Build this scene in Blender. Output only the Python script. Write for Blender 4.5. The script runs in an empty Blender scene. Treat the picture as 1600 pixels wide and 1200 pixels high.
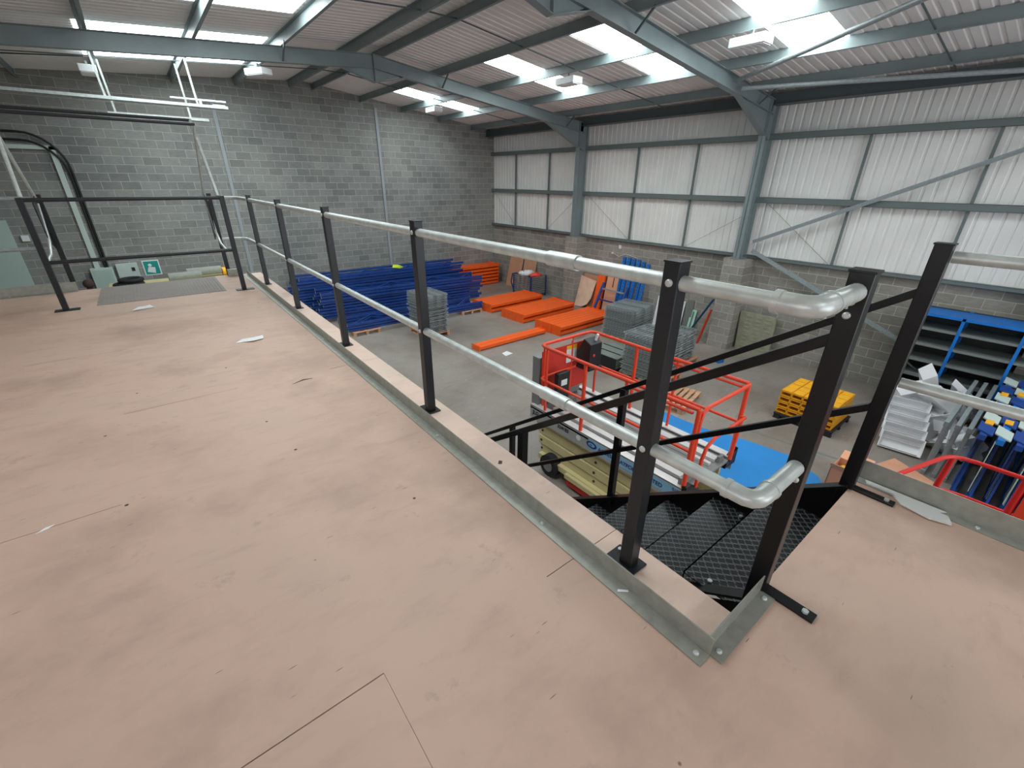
import bpy, bmesh, math, random
from mathutils import Vector, Matrix, Euler
random.seed(7)
C = bpy.context.scene.collection
G = -3.3                       # warehouse floor level, deck = 0
XW, YG = 13.4, 18.28           # side wall, gable wall
XL, YB = -7.0, -9.0
AX, AZ = 5.45, 4.08            # ridge
MR, ML = .12, .075
PI = math.pi
def zr(x): return AZ - (MR*(x-AX) if x > AX else ML*(AX-x))   # top of rafters

# ------------------------------------------------------------------ materials
def nt(name):
    m = bpy.data.materials.new(name); m.use_nodes = True
    n = m.node_tree; b = n.nodes['Principled BSDF']; return m, n, b
def lin(c):
    return tuple(((v/255)/12.92 if v/255 <= .04045 else ((v/255+.055)/1.055)**2.4) for v in c)+(1,)
def mat(name, rgb, rough=.6, metal=0., noise=0., nscale=6., bump=0., spec=.5):
    m, n, b = nt(name)
    c = lin(rgb); b.inputs['Base Color'].default_value = c
    b.inputs['Roughness'].default_value = rough; b.inputs['Metallic'].default_value = metal
    b.inputs['Specular IOR Level'].default_value = spec
    if noise or bump:
        g = n.nodes.new('ShaderNodeNewGeometry'); t = n.nodes.new('ShaderNodeTexNoise')
        t.inputs['Scale'].default_value = nscale; t.inputs['Detail'].default_value = 6
        n.links.new(g.outputs['Position'], t.inputs['Vector'])
        if noise:
            r = n.nodes.new('ShaderNodeValToRGB'); r.color_ramp.elements[0].position = .3; r.color_ramp.elements[1].position = .7
            r.color_ramp.elements[0].color = tuple(v*(1-noise) for v in c[:3])+(1,)
            r.color_ramp.elements[1].color = tuple(min(1, v*(1+noise)) for v in c[:3])+(1,)
            n.links.new(t.outputs['Fac'], r.inputs['Fac']); n.links.new(r.outputs['Color'], b.inputs['Base Color'])
        if bump:
            u = n.nodes.new('ShaderNodeBump'); u.inputs['Strength'].default_value = bump; u.inputs['Distance'].default_value = .01
            n.links.new(t.outputs['Fac'], u.inputs['Height']); n.links.new(u.outputs['Normal'], b.inputs['Normal'])
    return m
def mix(n, fac, a, b, mode='MIX'):
    x = n.nodes.new('ShaderNodeMix'); x.data_type = 'RGBA'; x.blend_type = mode
    if isinstance(fac, float): x.inputs[0].default_value = fac
    else: n.links.new(fac, x.inputs[0])
    for s, i in ((a, 6), (b, 7)):
        if isinstance(s, tuple): x.inputs[i].default_value = s
        else: n.links.new(s, x.inputs[i])
    return x.outputs[2]
def ramp(n, src, stops):
    r = n.nodes.new('ShaderNodeValToRGB'); e = r.color_ramp.elements
    while len(e) < len(stops): e.new(.5)
    for k, (p, c) in enumerate(stops): e[k].position = p; e[k].color = c
    n.links.new(src, r.inputs['Fac']); return r.outputs['Color']
def tex(n, kind, vec, **kw):
    t = n.nodes.new(kind)
    for k, v in kw.items(): t.inputs[k].default_value = v
    n.links.new(vec, t.inputs['Vector']); return t
def mapping(n, vec, rot=(0,0,0), scale=(1,1,1), loc=(0,0,0)):
    m = n.nodes.new('ShaderNodeMapping'); m.inputs['Rotation'].default_value = rot; m.inputs['Scale'].default_value = scale
    m.inputs['Location'].default_value = loc; n.links.new(vec, m.inputs['Vector']); return m.outputs[0]

def deck_mat(name, tone):
    m, n, b = nt(name); g = n.nodes.new('ShaderNodeNewGeometry').outputs['Position']
    base = lin((tone)); dk = lin(tuple(v*.86 for v in tone)); gy = lin((tone[0]*.955, tone[1]*.985, tone[2]*.985))
    t1 = tex(n, 'ShaderNodeTexNoise', g, Scale=1.1, Detail=7, Roughness=.6)
    c = ramp(n, t1.outputs['Fac'], [(.32, dk), (.5, base), (.68, gy)])
    t2 = tex(n, 'ShaderNodeTexNoise', mapping(n, g, rot=(0, 0, .7), scale=(3, 9, 1)), Scale=1.3, Detail=5, Roughness=.6)
    c = mix(n, ramp(n, t2.outputs['Fac'], [(.52, (0, 0, 0, 1)), (.75, (.5, .5, .5, 1))]), c, lin(tuple(v*.86 for v in tone)))
    # grubby marks
    t3 = tex(n, 'ShaderNodeTexNoise', g, Scale=4.5, Detail=9, Roughness=.7)
    c = mix(n, ramp(n, t3.outputs['Fac'], [(.60, (0, 0, 0, 1)), (.72, (.6, .6, .6, 1))]), c, lin(tuple(v*.76 for v in tone)))
    # specks: voronoi
    v = tex(n, 'ShaderNodeTexVoronoi', g, Scale=4.2, Randomness=1.)
    c = mix(n, ramp(n, v.outputs['Distance'], [(.026, (1, 1, 1, 1)), (.038, (0, 0, 0, 1))]), c, lin((40, 28, 24)))
    v2 = tex(n, 'ShaderNodeTexVoronoi', mapping(n, g, rot=(0, 0, .9), scale=(1.5, 14, 1)), Scale=2.2, Randomness=1.)
    c = mix(n, ramp(n, v2.outputs['Distance'], [(.03, (.8, .8, .8, 1)), (.05, (0, 0, 0, 1))]), c, lin((92, 72, 62)))
    v3 = tex(n, 'ShaderNodeTexVoronoi', mapping(n, g, rot=(0, 0, -.35), scale=(18, 1.2, 1)), Scale=1.3, Randomness=1.)
    c = mix(n, ramp(n, v3.outputs['Distance'], [(.02, (.5, .5, .5, 1)), (.04, (0, 0, 0, 1))]), c, lin((190, 168, 156)))
    n.links.new(c, b.inputs['Base Color']); b.inputs['Roughness'].default_value = .62
    u = n.nodes.new('ShaderNodeBump'); u.inputs['Strength'].default_value = .12; u.inputs['Distance'].default_value = .004
    n.links.new(t3.outputs['Fac'], u.inputs['Height']); n.links.new(u.outputs['Normal'], b.inputs['Normal'])
    return m
def concrete():
    m, n, b = nt('power_floated_concrete'); g = n.nodes.new('ShaderNodeNewGeometry').outputs['Position']
    t = tex(n, 'ShaderNodeTexNoise', g, Scale=.55, Detail=9, Roughness=.62)
    c = ramp(n, t.outputs['Fac'], [(.3, lin((122, 112, 103))), (.5, lin((144, 135, 126))), (.72, lin((157, 150, 142)))])
    t2 = tex(n, 'ShaderNodeTexNoise', mapping(n, g, rot=(0, 0, .5), scale=(1, 5, 1)), Scale=2.4, Detail=7, Roughness=.7)
    c = mix(n, ramp(n, t2.outputs['Fac'], [(.56, (0, 0, 0, 1)), (.76, (.6, .6, .6, 1))]), c, lin((92, 80, 72)))
    v = tex(n, 'ShaderNodeTexVoronoi', mapping(n, g, scale=(1, 2.4, 1)), Scale=2.6, Randomness=1.)
    c = mix(n, ramp(n, v.outputs['Distance'], [(.05, (.8, .8, .8, 1)), (.09, (0, 0, 0, 1))]), c, lin((176, 172, 166)))
    n.links.new(c, b.inputs['Base Color']); b.inputs['Roughness'].default_value = .45
    return m
def block_mat(name, axis, warm=0.):
    m, n, b = nt(name); g = n.nodes.new('ShaderNodeNewGeometry').outputs['Position']
    s = n.nodes.new('ShaderNodeSeparateXYZ'); n.links.new(g, s.inputs[0]); k = n.nodes.new('ShaderNodeCombineXYZ')
    n.links.new(s.outputs[axis], k.inputs[0]); n.links.new(s.outputs[2], k.inputs[1])
    br = n.nodes.new('ShaderNodeTexBrick'); n.links.new(mapping(n, k.outputs[0], loc=(0, -.04, 0)), br.inputs['Vector'])
    br.inputs['Scale'].default_value = 1; br.inputs['Brick Width'].default_value = .45; br.inputs['Row Height'].default_value = .225
    br.inputs['Mortar Size'].default_value = .007; br.inputs['Mortar Smooth'].default_value = .3; br.inputs['Bias'].default_value = -.25
    w = warm
    br.inputs['Color1'].default_value = lin((150+w, 152+w*.5, 150)); br.inputs['Color2'].default_value = lin((86+w, 88+w*.5, 88))
    br.inputs['Mortar'].default_value = lin((172+w, 170+w*.7, 162))
    t = tex(n, 'ShaderNodeTexNoise', g, Scale=.5, Detail=5, Roughness=.6)
    c = mix(n, .6, br.outputs['Color'], ramp(n, t.outputs['Fac'], [(.3, lin((104+w, 108+w*.5, 108))), (.6, lin((146+w, 145+w*.5, 140)))]))
    t2 = tex(n, 'ShaderNodeTexNoise', mapping(n, g, scale=(1, 1, 4)), Scale=7, Detail=6, Roughness=.75)
    c = mix(n, .35, c, ramp(n, t2.outputs['Fac'], [(.3, (.25, .25, .25, 1)), (.7, (.75, .75, .75, 1))]), 'OVERLAY')
    c = mix(n, br.outputs['Fac'], c, mix(n, .7, c, lin((190+w, 188+w*.7, 178))))
    n.links.new(c, b.inputs['Base Color']); b.inputs['Roughness'].default_value = .9
    u = n.nodes.new('ShaderNodeBump'); u.inputs['Strength'].default_value = .4; u.inputs['Distance'].default_value = .01; u.invert = True
    n.links.new(br.outputs['Fac'], u.inputs['Height']); n.links.new(u.outputs['Normal'], b.inputs['Normal'])
    return m
def galv(name, rgb=(206, 213, 209), rough=.4, met=.4):
    m, n, b = nt(name); g = n.nodes.new('ShaderNodeNewGeometry').outputs['Position']
    v = tex(n, 'ShaderNodeTexNoise', g, Scale=22, Detail=4)
    c = lin(rgb)
    n.links.new(ramp(n, v.outputs['Fac'], [(.35, tuple(x*.82 for x in c[:3])+(1,)), (.65, c)]), b.inputs['Base Color'])
    b.inputs['Metallic'].default_value = met; b.inputs['Roughness'].default_value = rough
    return m
def checker_mat():
    m, n, b = nt('black_tread_plate'); g = n.nodes.new('ShaderNodeNewGeometry').outputs['Position']
    b.inputs['Base Color'].default_value = lin((58, 59, 61)); b.inputs['Roughness'].default_value = .36; b.inputs['Metallic'].default_value = .5
    hs = []
    for ang, off in ((0.12, 0.), (1.45, .5)):
        mp = mapping(n, g, rot=(0, 0, .785), scale=(32, 32, 0), loc=(off, 0, 0))
        f = n.nodes.new('ShaderNodeVectorMath'); f.operation = 'FRACTION'; n.links.new(mp, f.inputs[0])
        ss = n.nodes.new('ShaderNodeVectorMath'); ss.operation = 'SUBTRACT'; n.links.new(f.outputs[0], ss.inputs[0]); ss.inputs[1].default_value = (.5, .5, 0)
        r = mapping(n, mapping(n, ss.outputs[0], rot=(0, 0, ang)), scale=(2.1, 7.5, 1))
        l = n.nodes.new('ShaderNodeVectorMath'); l.operation = 'LENGTH'; n.links.new(r, l.inputs[0])
        mr = n.nodes.new('ShaderNodeMapRange'); mr.inputs['From Min'].default_value = 1.2; mr.inputs['From Max'].default_value = .6
        n.links.new(l.outputs['Value'], mr.inputs['Value']); hs.append(mr.outputs[0])
    mx = n.nodes.new('ShaderNodeMath'); mx.operation = 'MAXIMUM'; n.links.new(hs[0], mx.inputs[0]); n.links.new(hs[1], mx.inputs[1])
    u = n.nodes.new('ShaderNodeBump'); u.inputs['Strength'].default_value = 1; u.inputs['Distance'].default_value = .004
    n.links.new(mx.outputs[0], u.inputs['Height']); n.links.new(u.outputs['Normal'], b.inputs['Normal'])
    n.links.new(mix(n, mx.outputs[0], lin((44, 45, 47)), lin((112, 114, 116))), b.inputs['Base Color'])
    return m
def glow(name, rgb, st):
    m, n, b = nt(name); b.inputs['Base Color'].default_value = (.8, .8, .8, 1)
    b.inputs['Emission Color'].default_value = lin(rgb); b.inputs['Emission Strength'].default_value = st; return m
def glass_mat():
    m, n, b = nt('clear_acrylic'); b.inputs['Base Color'].default_value = (.9, .92, .9, 1); b.inputs['Roughness'].default_value = .2; b.inputs['Alpha'].default_value = .55; return m

SKY = 11.0
M = dict(
    deck=deck_mat('painted_chipboard', (201, 170, 152)), ledge=deck_mat('fresh_painted_chipboard', (228, 200, 184)), conc=concrete(), gable=block_mat('grey_concrete_block', 0), sideblock=block_mat('warm_concrete_block', 1, 10), pier=block_mat('block_pier', 1, 10),
    clad=mat('white_cladding', (231, 229, 225), .5, noise=.05, nscale=1.2), roof=mat('pale_roof_sheet', (236, 231, 228), .55, noise=.04, nscale=1.),
    steel=mat('grey_painted_steel', (126, 138, 139), .45, noise=.06, nscale=3), dsteel=mat('dark_grey_steel', (80, 90, 92), .5), girt=mat('green_grey_rail', (104, 116, 114), .5),
    galv=galv('galvanised_tube'), galvd=galv('dull_galvanised', (160, 168, 170), .5, .2), toe=galv('galvanised_angle', (166, 168, 158), .42, .35),
    black=mat('satin_black_steel', (13, 13, 15), .34, noise=.1, nscale=20, spec=.35), char=mat('charcoal_steel', (33, 36, 40), .38, noise=.05, nscale=12, spec=.4),
    tread=checker_mat(), sky=glow('daylit_rooflight', (238, 250, 252), SKY), fillglow=glow('added_fill_glow', (244, 248, 255), 3.2), lamp=mat('white_lamp_housing', (232, 236, 236), .4),  # second glow colour serves only the unseen fill panels added for brightness
    orange=mat('orange_beam_paint', (255, 100, 28), .42, noise=.05, nscale=5), blue=mat('blue_rack_paint', (28, 68, 142), .4, noise=.12, nscale=3), bblue=mat('bright_blue_paint', (16, 112, 196), .42, noise=.08, nscale=4),
    wire=galv('grey_wire', (188, 196, 196), .5, .25), wireshade=mat('shade_grey_channel', (104, 110, 110), .5, .3), wood=mat('pallet_wood', (196, 150, 118), .8, noise=.2, nscale=8),
    card=mat('brown_cardboard', (196, 142, 112), .85, noise=.06, nscale=3), cardp=mat('pinkish_cardboard', (226, 164, 132), .85, noise=.06, nscale=3), ply=mat('pale_plywood', (226, 190, 166), .7, noise=.1, nscale=4),
    lred=mat('lift_orange_paint', (236, 72, 40), .4), lredd=mat('lift_red_panel', (208, 50, 30), .5), red=mat('bright_red_tube', (214, 34, 26), .4), cream=mat('cream_paint', (214, 200, 150), .5, noise=.08, nscale=3),
    alu=mat('pale_aluminium', (222, 220, 218), .45, .3), alum=mat('mid_aluminium', (176, 178, 178), .45, .2), alud=mat('grey_aluminium', (140, 140, 140), .5, .3), rubber=mat('black_rubber', (34, 34, 36), .8), plast=mat('black_plastic', (30, 30, 32), .45),
    sticker=mat('pale_blue_sticker', (142, 190, 222), .5), ink=mat('navy_ink', (22, 46, 120), .5), ink2=mat('black_ink', (24, 24, 24), .5), white=mat('white_plastic', (238, 238, 240), .5), conduit=mat('grey_conduit', (152, 158, 162), .5), paper=mat('white_paper', (232, 232, 232), .8),
    mat=mat('blue_rubber_sheet', (40, 138, 212), .38, noise=.1, nscale=1.4), yel=mat('yellow_plastic', (246, 178, 30), .45, noise=.05, nscale=8), green=mat('sign_green', (20, 150, 140), .5), yg=mat('hi_vis_yellow', (214, 240, 60), .7),
    cable=mat('black_cable', (28, 30, 30), .6), boxg=mat('pale_green_grey_box', (192, 206, 200), .5), door=mat('pale_green_door', (176, 196, 188), .5), greyb=mat('grey_green_board', (150, 150, 128), .8, noise=.12, nscale=6),
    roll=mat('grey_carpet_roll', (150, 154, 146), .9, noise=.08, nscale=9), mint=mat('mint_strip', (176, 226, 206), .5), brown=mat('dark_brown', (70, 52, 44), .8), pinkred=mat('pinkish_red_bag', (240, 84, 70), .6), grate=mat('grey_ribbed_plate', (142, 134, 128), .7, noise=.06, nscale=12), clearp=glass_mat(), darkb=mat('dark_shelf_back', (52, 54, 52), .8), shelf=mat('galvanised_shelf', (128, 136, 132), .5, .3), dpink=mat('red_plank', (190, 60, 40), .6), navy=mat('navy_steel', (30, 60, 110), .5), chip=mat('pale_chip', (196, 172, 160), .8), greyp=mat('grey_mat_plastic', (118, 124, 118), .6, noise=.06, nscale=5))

# ------------------------------------------------------------------ mesh helper
class MB:
    def __init__(s): s.v = []; s.f = []; s.m = []; s.s = []; s.mi = 0; s.X = None
    def add(s, vs, fs, smooth=False):
        o = len(s.v)
        for p in vs:
            p = Vector(p)
            if s.X is not None: p = s.X @ p
            s.v.append(p)
        for f in fs: s.f.append([i+o for i in f]); s.m.append(s.mi); s.s.append(smooth)
        return s
    def hexa(s, p):   # 8 points: bottom 4 ccw, top 4
        return s.add(p, [(3,2,1,0),(4,5,6,7),(0,1,5,4),(1,2,6,5),(2,3,7,6),(3,0,4,7)])
    def box(s, x0, x1, y0, y1, z0, z1):
        return s.hexa([(x0,y0,z0),(x1,y0,z0),(x1,y1,z0),(x0,y1,z0),(x0,y0,z1),(x1,y0,z1),(x1,y1,z1),(x0,y1,z1)])
    def cbox(s, c, d, R=None):
        hx, hy, hz = d[0]/2, d[1]/2, d[2]/2; c = Vector(c); R = R or Matrix.Identity(3)
        return s.hexa([c+R@Vector(q) for q in ((-hx,-hy,-hz),(hx,-hy,-hz),(hx,hy,-hz),(-hx,hy,-hz),(-hx,-hy,hz),(hx,-hy,hz),(hx,hy,hz),(-hx,hy,hz))])
    def bar(s, a, b, w, h, up=(0,0,1)):      # rectangular bar a->b, w sideways, h along up
        a, b = Vector(a), Vector(b); d = (b-a).normalized(); u = Vector(up)
        r = d.cross(u)
        if r.length < 1e-4: r = d.cross(Vector((1,0,0)))
        r.normalize(); u = r.cross(d).normalized()
        q = [(-1,-1),(1,-1),(1,1),(-1,1)]
        P = [a+r*(i*w/2)+u*(j*h/2) for i, j in q]+[b+r*(i*w/2)+u*(j*h/2) for i, j in q]
        return s.add(P, [(0,1,2,3),(7,6,5,4),(0,4,5,1),(1,5,6,2),(2,6,7,3),(3,7,4,0)])
    def ibeam(s, a, b, w, h, t=.012, up=(0,0,1)):
        a, b = Vector(a), Vector(b); d = (b-a).normalized(); u = Vector(up); r = d.cross(u).normalized(); u = r.cross(d).normalized()
        s.bar(a+u*(h/2-t/2), b+u*(h/2-t/2), w, t, up); s.bar(a-u*(h/2-t/2), b-u*(h/2-t/2), w, t, up); return s.bar(a, b, t, h-2*t, up)
    def tube(s, pts, r, n=10, caps=True):
        P = [Vector(p) for p in pts]; rings = []; prev = None
        for i, p in enumerate(P):
            if i == 0: d = P[1]-P[0]
            elif i == len(P)-1: d = P[-1]-P[-2]
            else: d = (P[i+1]-p).normalized()+(p-P[i-1]).normalized()
            d.normalize()
            if prev is None: u = Vector((0,0,1)) if abs(d.z) < .9 else Vector((1,0,0))
            else: u = prev
            u = (u-d*u.dot(d)).normalized(); prev = u; v = d.cross(u)
            rr = r[i] if isinstance(r, (list, tuple)) else r
            rings.append([p+(u*math.cos(2*PI*k/n)+v*math.sin(2*PI*k/n))*rr for k in range(n)])
        vs = [q for g in rings for q in g]; fs = []
        for i in range(len(P)-1):
            for k in range(n): fs.append((i*n+k, i*n+(k+1) % n, (i+1)*n+(k+1) % n, (i+1)*n+k))
        s.add(vs, fs, True)
        if caps: s.add(rings[0], [tuple(range(n))[::-1]]); s.add(rings[-1], [tuple(range(n))])
        return s
    def prism(s, poly, z0, z1, axis='z'):   # poly list of 2D
        n = len(poly)
        f = {'z': lambda a, b, c: (a, b, c), 'x': lambda a, b, c: (c, a, b), 'y': lambda a, b, c: (a, c, b)}[axis]
        vs = [f(a, b, z0) for a, b in poly]+[f(a, b, z1) for a, b in poly]
        return s.add(vs, [tuple(range(n))[::-1], tuple(range(n, 2*n))]+[(i, (i+1) % n, n+(i+1) % n, n+i) for i in range(n)])
    def quad(s, a, b, c, d): return s.add([a, b, c, d], [(0,1,2,3)])
    def ball(s, c, r, n=8):
        vs = []; fs = []
        R = (r, r, r) if not isinstance(r, (tuple, list)) else r
        for i in range(n+1):
            for k in range(2*n):
                t = PI*i/n; p = PI*k/n; vs.append((c[0]+R[0]*math.sin(t)*math.cos(p), c[1]+R[1]*math.sin(t)*math.sin(p), c[2]+R[2]*math.cos(t)))
        for i in range(n):
            for k in range(2*n): fs.append((i*2*n+k, (i+1)*2*n+k, (i+1)*2*n+(k+1) % (2*n), i*2*n+(k+1) % (2*n)))
        return s.add(vs, fs, True)
    def build(s, name, mats, parent=None, bevel=0, keep=False):
        me = bpy.data.meshes.new(name)
        vs = s.v
        o = bpy.data.objects.new(name, me); C.objects.link(o)
        if parent is not None:
            off = parent.get('_w'); off = Vector(off) if off else Vector((0,0,0)); o.parent = parent
            vs = [v-off for v in vs]; o['_w'] = tuple(off)
        elif not keep:
            mn = [min(v[i] for v in vs) for i in range(3)]; mx = [max(v[i] for v in vs) for i in range(3)]
            off = Vector(((mn[0]+mx[0])/2, (mn[1]+mx[1])/2, mn[2])); vs = [v-off for v in vs]; o.location = off; o['_w'] = tuple(off)
        else: o['_w'] = (0., 0., 0.)
        me.from_pydata([tuple(v) for v in vs], [], s.f)
        for mm in (mats if isinstance(mats, (list, tuple)) else [mats]): me.materials.append(M[mm])
        me.polygons.foreach_set('material_index', s.m); me.polygons.foreach_set('use_smooth', s.s)
        bm = bmesh.new(); bm.from_mesh(me); bmesh.ops.recalc_face_normals(bm, faces=bm.faces); bm.to_mesh(me); bm.free(); me.update()
        if bevel:
            b = o.modifiers.new('bevel', 'BEVEL'); b.width = bevel; b.segments = 2; b.limit_method = 'ANGLE'
        return o
def empty(name, loc=(0,0,0)):
    o = bpy.data.objects.new(name, None); C.objects.link(o); o.location = loc; o['_w'] = tuple(float(v) for v in loc); o.empty_display_size = .1; return o
def tag(o, label, cat, group=None, kind=None):
    o['label'] = label; o['category'] = cat
    if group: o['group'] = group
    if kind: o['kind'] = kind
    return o
def struct(o, label=None):
    o['kind'] = 'structure'
    if label: o['label'] = label
    return o
def kids(o): return [c for c in bpy.data.objects if c.parent is o]
def copy_thing(root, loc=None, rot=None, chs=None, label=None):
    r = root.copy(); C.objects.link(r)
    for ch in (chs if chs is not None else kids(root)):
        c = ch.copy(); C.objects.link(c); c.parent = r
    if loc is not None: r.location = loc
    if rot is not None: r.rotation_euler = rot
    if label: r['label'] = label
    return r
def text_obj(body, size, mname, origin, xdir, ydir, parent, name='lettering', depth=.001, bold=0.):
    cu = bpy.data.curves.new(name, 'FONT'); cu.body = body; cu.size = size; cu.extrude = depth; cu.offset = bold
    t = bpy.data.objects.new(name, cu); C.objects.link(t)
    dg = bpy.context.evaluated_depsgraph_get(); me = bpy.data.meshes.new_from_object(t.evaluated_get(dg)); bpy.data.objects.remove(t)
    x = Vector(xdir).normalized(); y = Vector(ydir).normalized(); z = x.cross(y)
    R = Matrix((x, y, z)).transposed().to_4x4(); R.translation = Vector(origin)
    off = Vector(parent['_w']); me.transform(Matrix.Translation(-off) @ R); me.materials.clear(); me.materials.append(M[mname])
    o = bpy.data.objects.new(name, me); C.objects.link(o); o.parent = parent; return o

_u = ['', 'first', 'second', 'third', 'fourth', 'fifth', 'sixth', 'seventh', 'eighth', 'ninth', 'tenth', 'eleventh', 'twelfth', 'thirteenth', 'fourteenth', 'fifteenth', 'sixteenth', 'seventeenth', 'eighteenth', 'nineteenth']
def ordn(n):
    if n < 20: return _u[n]
    return {2: 'twentieth', 3: 'thirtieth'}[n//10] if n % 10 == 0 else {2: 'twenty-', 3: 'thirty-'}[n//10]+_u[n % 10]
# ================================================================== SETTING
struct(MB().box(XL-.3, XW+.3, YB-.3, YG+.3, G-.2, G).build('floor', 'conc', keep=True), 'grey concrete warehouse floor')
struct(MB().prism([(XL-.3, G-.2), (XW+.35, G-.2), (XW+.35, zr(XW)+.33), (AX, AZ+.35), (XL-.3, zr(XL)+.33)], YG, YG+.3, 'y').build('wall_back', 'gable', keep=True), 'grey concrete block gable wall')
struct(MB().prism([(XL-.3, G-.2), (XW+.35, G-.2), (XW+.35, zr(XW)+.33), (AX, AZ+.35), (XL-.3, zr(XL)+.33)], YB-.3, YB, 'y').build('wall_front', 'gable', keep=True), 'block wall behind the viewer')
struct(MB().box(XL-.3, XL, YB, YG, G, zr(XL)+.3).build('wall_left', 'sideblock', keep=True), 'block wall on the far left')
# side wall: block dado with piers, ribbed cladding above
SILL = -.66
struct(MB().box(XW, XW+.25, YB, YG, G, SILL).build('wall_right', 'sideblock', keep=True), 'block lower part of the right wall')
b = MB()
prof = []
y = YB
while y < YG:
    for dy, dx in ((0, 0), (.13, 0), (.145, .018), (.185, .018)):
        prof.append((min(y+dy, YG), XW+.03+dx))
    y += .2
for (ya, xa), (yb_, xb) in zip(prof, prof[1:]):
    b.quad((xa, ya, SILL-.05), (xb, yb_, SILL-.05), (xb, yb_, zr(XW)+.26), (xa, ya, zr(XW)+.26))
cl = struct(b.build('wall_right_cladding', 'clad', keep=True), 'white ribbed metal cladding of the right wall'); cl.name = 'trim_1'
struct(MB().box(XW+.3, XW+.34, YB, YG, SILL-.1, zr(XW)+.28).build('trim_2', 'clad', keep=True), 'outer skin behind the ribbed cladding')
# block piers under the columns
for i, yc in enumerate((12.44, 6.0, -.3, -6.5)):
    struct(MB().box(12.84, XW, yc-.3, yc+.32, G, SILL-.0).build('trim_%d' % (3+i), 'pier', keep=True), 'block pier under a steel column')
# ---- roof sheets with rooflight openings
lights = []
for y0 in (15.35, 10.05, 6.95, 3.85, -.5, -5.6): lights.append((7.75, 10.75, y0, y0+1.0))
for y0 in (14.85, 12.75, 9.6, 2.9, -5.6): lights.append((-.1, 3.2, y0, y0+1.1))
ZS = .2
def rb(y): # rib profile of roof sheet along y
    t = (y % .2)/.2
    return 0 if t < .62 else .03
rs = MB(); panes = {i: MB() for i in range(len(lights))}
ys = []
y = YB
while y < YG-.001:
    ys += [y, y+.12, y+.135, y+.185]; y = round(y+.2, 6)
ys.append(YG); ys = [min(q, YG) for q in ys]
def h(y):
    t = round((y-YB) % .2, 4)
    return .014 if .13 < t < .19 else 0.
for ya, yb_ in zip(ys, ys[1:]):
    if yb_-ya < 1e-5: continue
    ym = (ya+yb_)/2
    for (xa, xb) in ((XL-.3, AX), (AX, XW+.35)):
        cuts = sorted([(l[0], l[1], i) for i, l in enumerate(lights) if l[2] < ym < l[3] and xa < l[0] < xb])
        x = xa; segs = []
        for l0, l1, i in cuts: segs += [(x, l0, None), (l0, l1, i)]; x = l1
        segs.append((x, xb, None))
        for s0, s1, i in segs:
            z0, z1 = zr(s0)+ZS, zr(s1)+ZS
            (rs if i is None else panes[i]).quad((s0, ya, z0+h(ya)), (s1, ya, z1+h(ya)), (s1, yb_, z1+h(yb_)), (s0, yb_, z0+h(yb_)))
struct(rs.build('ceiling', 'roof', keep=True), 'pale ribbed sheet roof lining')
for i in panes: struct(panes[i].build('window_%d' % (i+1), 'sky', keep=True), 'bright translucent rooflight in the roof sheet')

struct(MB().box(1.5, 10.5, YB+.001, YB+.03, -2.9, 2.2).build('window_20', 'fillglow', keep=True), 'added glowing fill panel on the wall behind the viewer')  # unseen emitter added to lift the roof and walls against the floor
struct(MB().box(XL+.001, XL+.03, -7.5, 3.0, .6, 2.4).build('window_21', 'fillglow', keep=True), 'added glowing fill panel on the far left wall')  # another unseen emitter, added to throw low light under the roof
# ---- portal frames
def portal(yc, w=.16):
    o = MB()
    for xa, xb in ((XL+.15, AX), (AX, 13.1)):
        o.ibeam((xa, yc, zr(xa)-.15), (xb, yc, zr(xb)-.15), w, .30)
    r = empty('portal_frame', (AX, yc, zr(AX)-.3)); o.build('rafter', 'steel', r)
    a = MB()   # apex haunch
    a.prism([(AX-.75, zr(AX-.75)-.28), (AX, AZ-.30), (AX+.75, zr(AX+.75)-.28), (AX, AZ-.58)], yc-.01, yc+.01, 'y')
    a.bar((AX-.8, yc, zr(AX-.8)-.30), (AX, yc, AZ-.585), w, .012); a.bar((AX, yc, AZ-.585), (AX+.8, yc, zr(AX+.8)-.30), w, .012)
    a.box(AX-.012, AX+.012, yc-w/2, yc+w/2, AZ-.585, AZ); a.build('apex_haunch', 'steel', r)
    e = MB()   # eaves haunch
    e.prism([(11.3, zr(11.3)-.28), (13.12, zr(13.12)-.28), (13.12, zr(13.12)-.86)], yc-.01, yc+.01, 'y')
    e.bar((11.25, yc, zr(11.25)-.30), (13.1, yc, zr(13.1)-.87), w, .012); e.build('eaves_haunch', 'steel', r)
    c = MB()
    x0, x1 = 12.86, 13.28
    zt = zr(13.1)+.02
    c.box(x0, x0+.014, yc-w/2-.01, yc+w/2+.01, SILL+.01, zt); c.box(x1-.014, x1, yc-w/2-.01, yc+w/2+.01, SILL+.01, zt); c.box(x0, x1, yc-.006, yc+.006, SILL+.01, zt)
    c.box(x0-.03, x1+.03, yc-w/2-.05, yc+w/2+.05, SILL, SILL+.02)
    c.build('column', 'steel', r)
    c = MB(); c.box(XL+.02, XL+.034, yc-.09, yc+.09, G, zr(XL)-.02); c.box(XL+.11, XL+.12, yc-.09, yc+.09, G, zr(XL)-.02); c.box(XL+.02, XL+.12, yc-.006, yc+.006, G, zr(XL)-.02); c.build('column', 'steel', r)
    return r
tag(portal(12.44), 'grey steel portal frame crossing the roof nearer the block gable wall', 'steel frame')
tag(portal(6.0), 'grey steel portal frame with its column in the middle of the right wall', 'steel frame')
for yy in (-.3, -6.5): tag(portal(yy), 'grey steel portal frame over and behind the viewer', 'steel frame', 'portal frames out of view')
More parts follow.
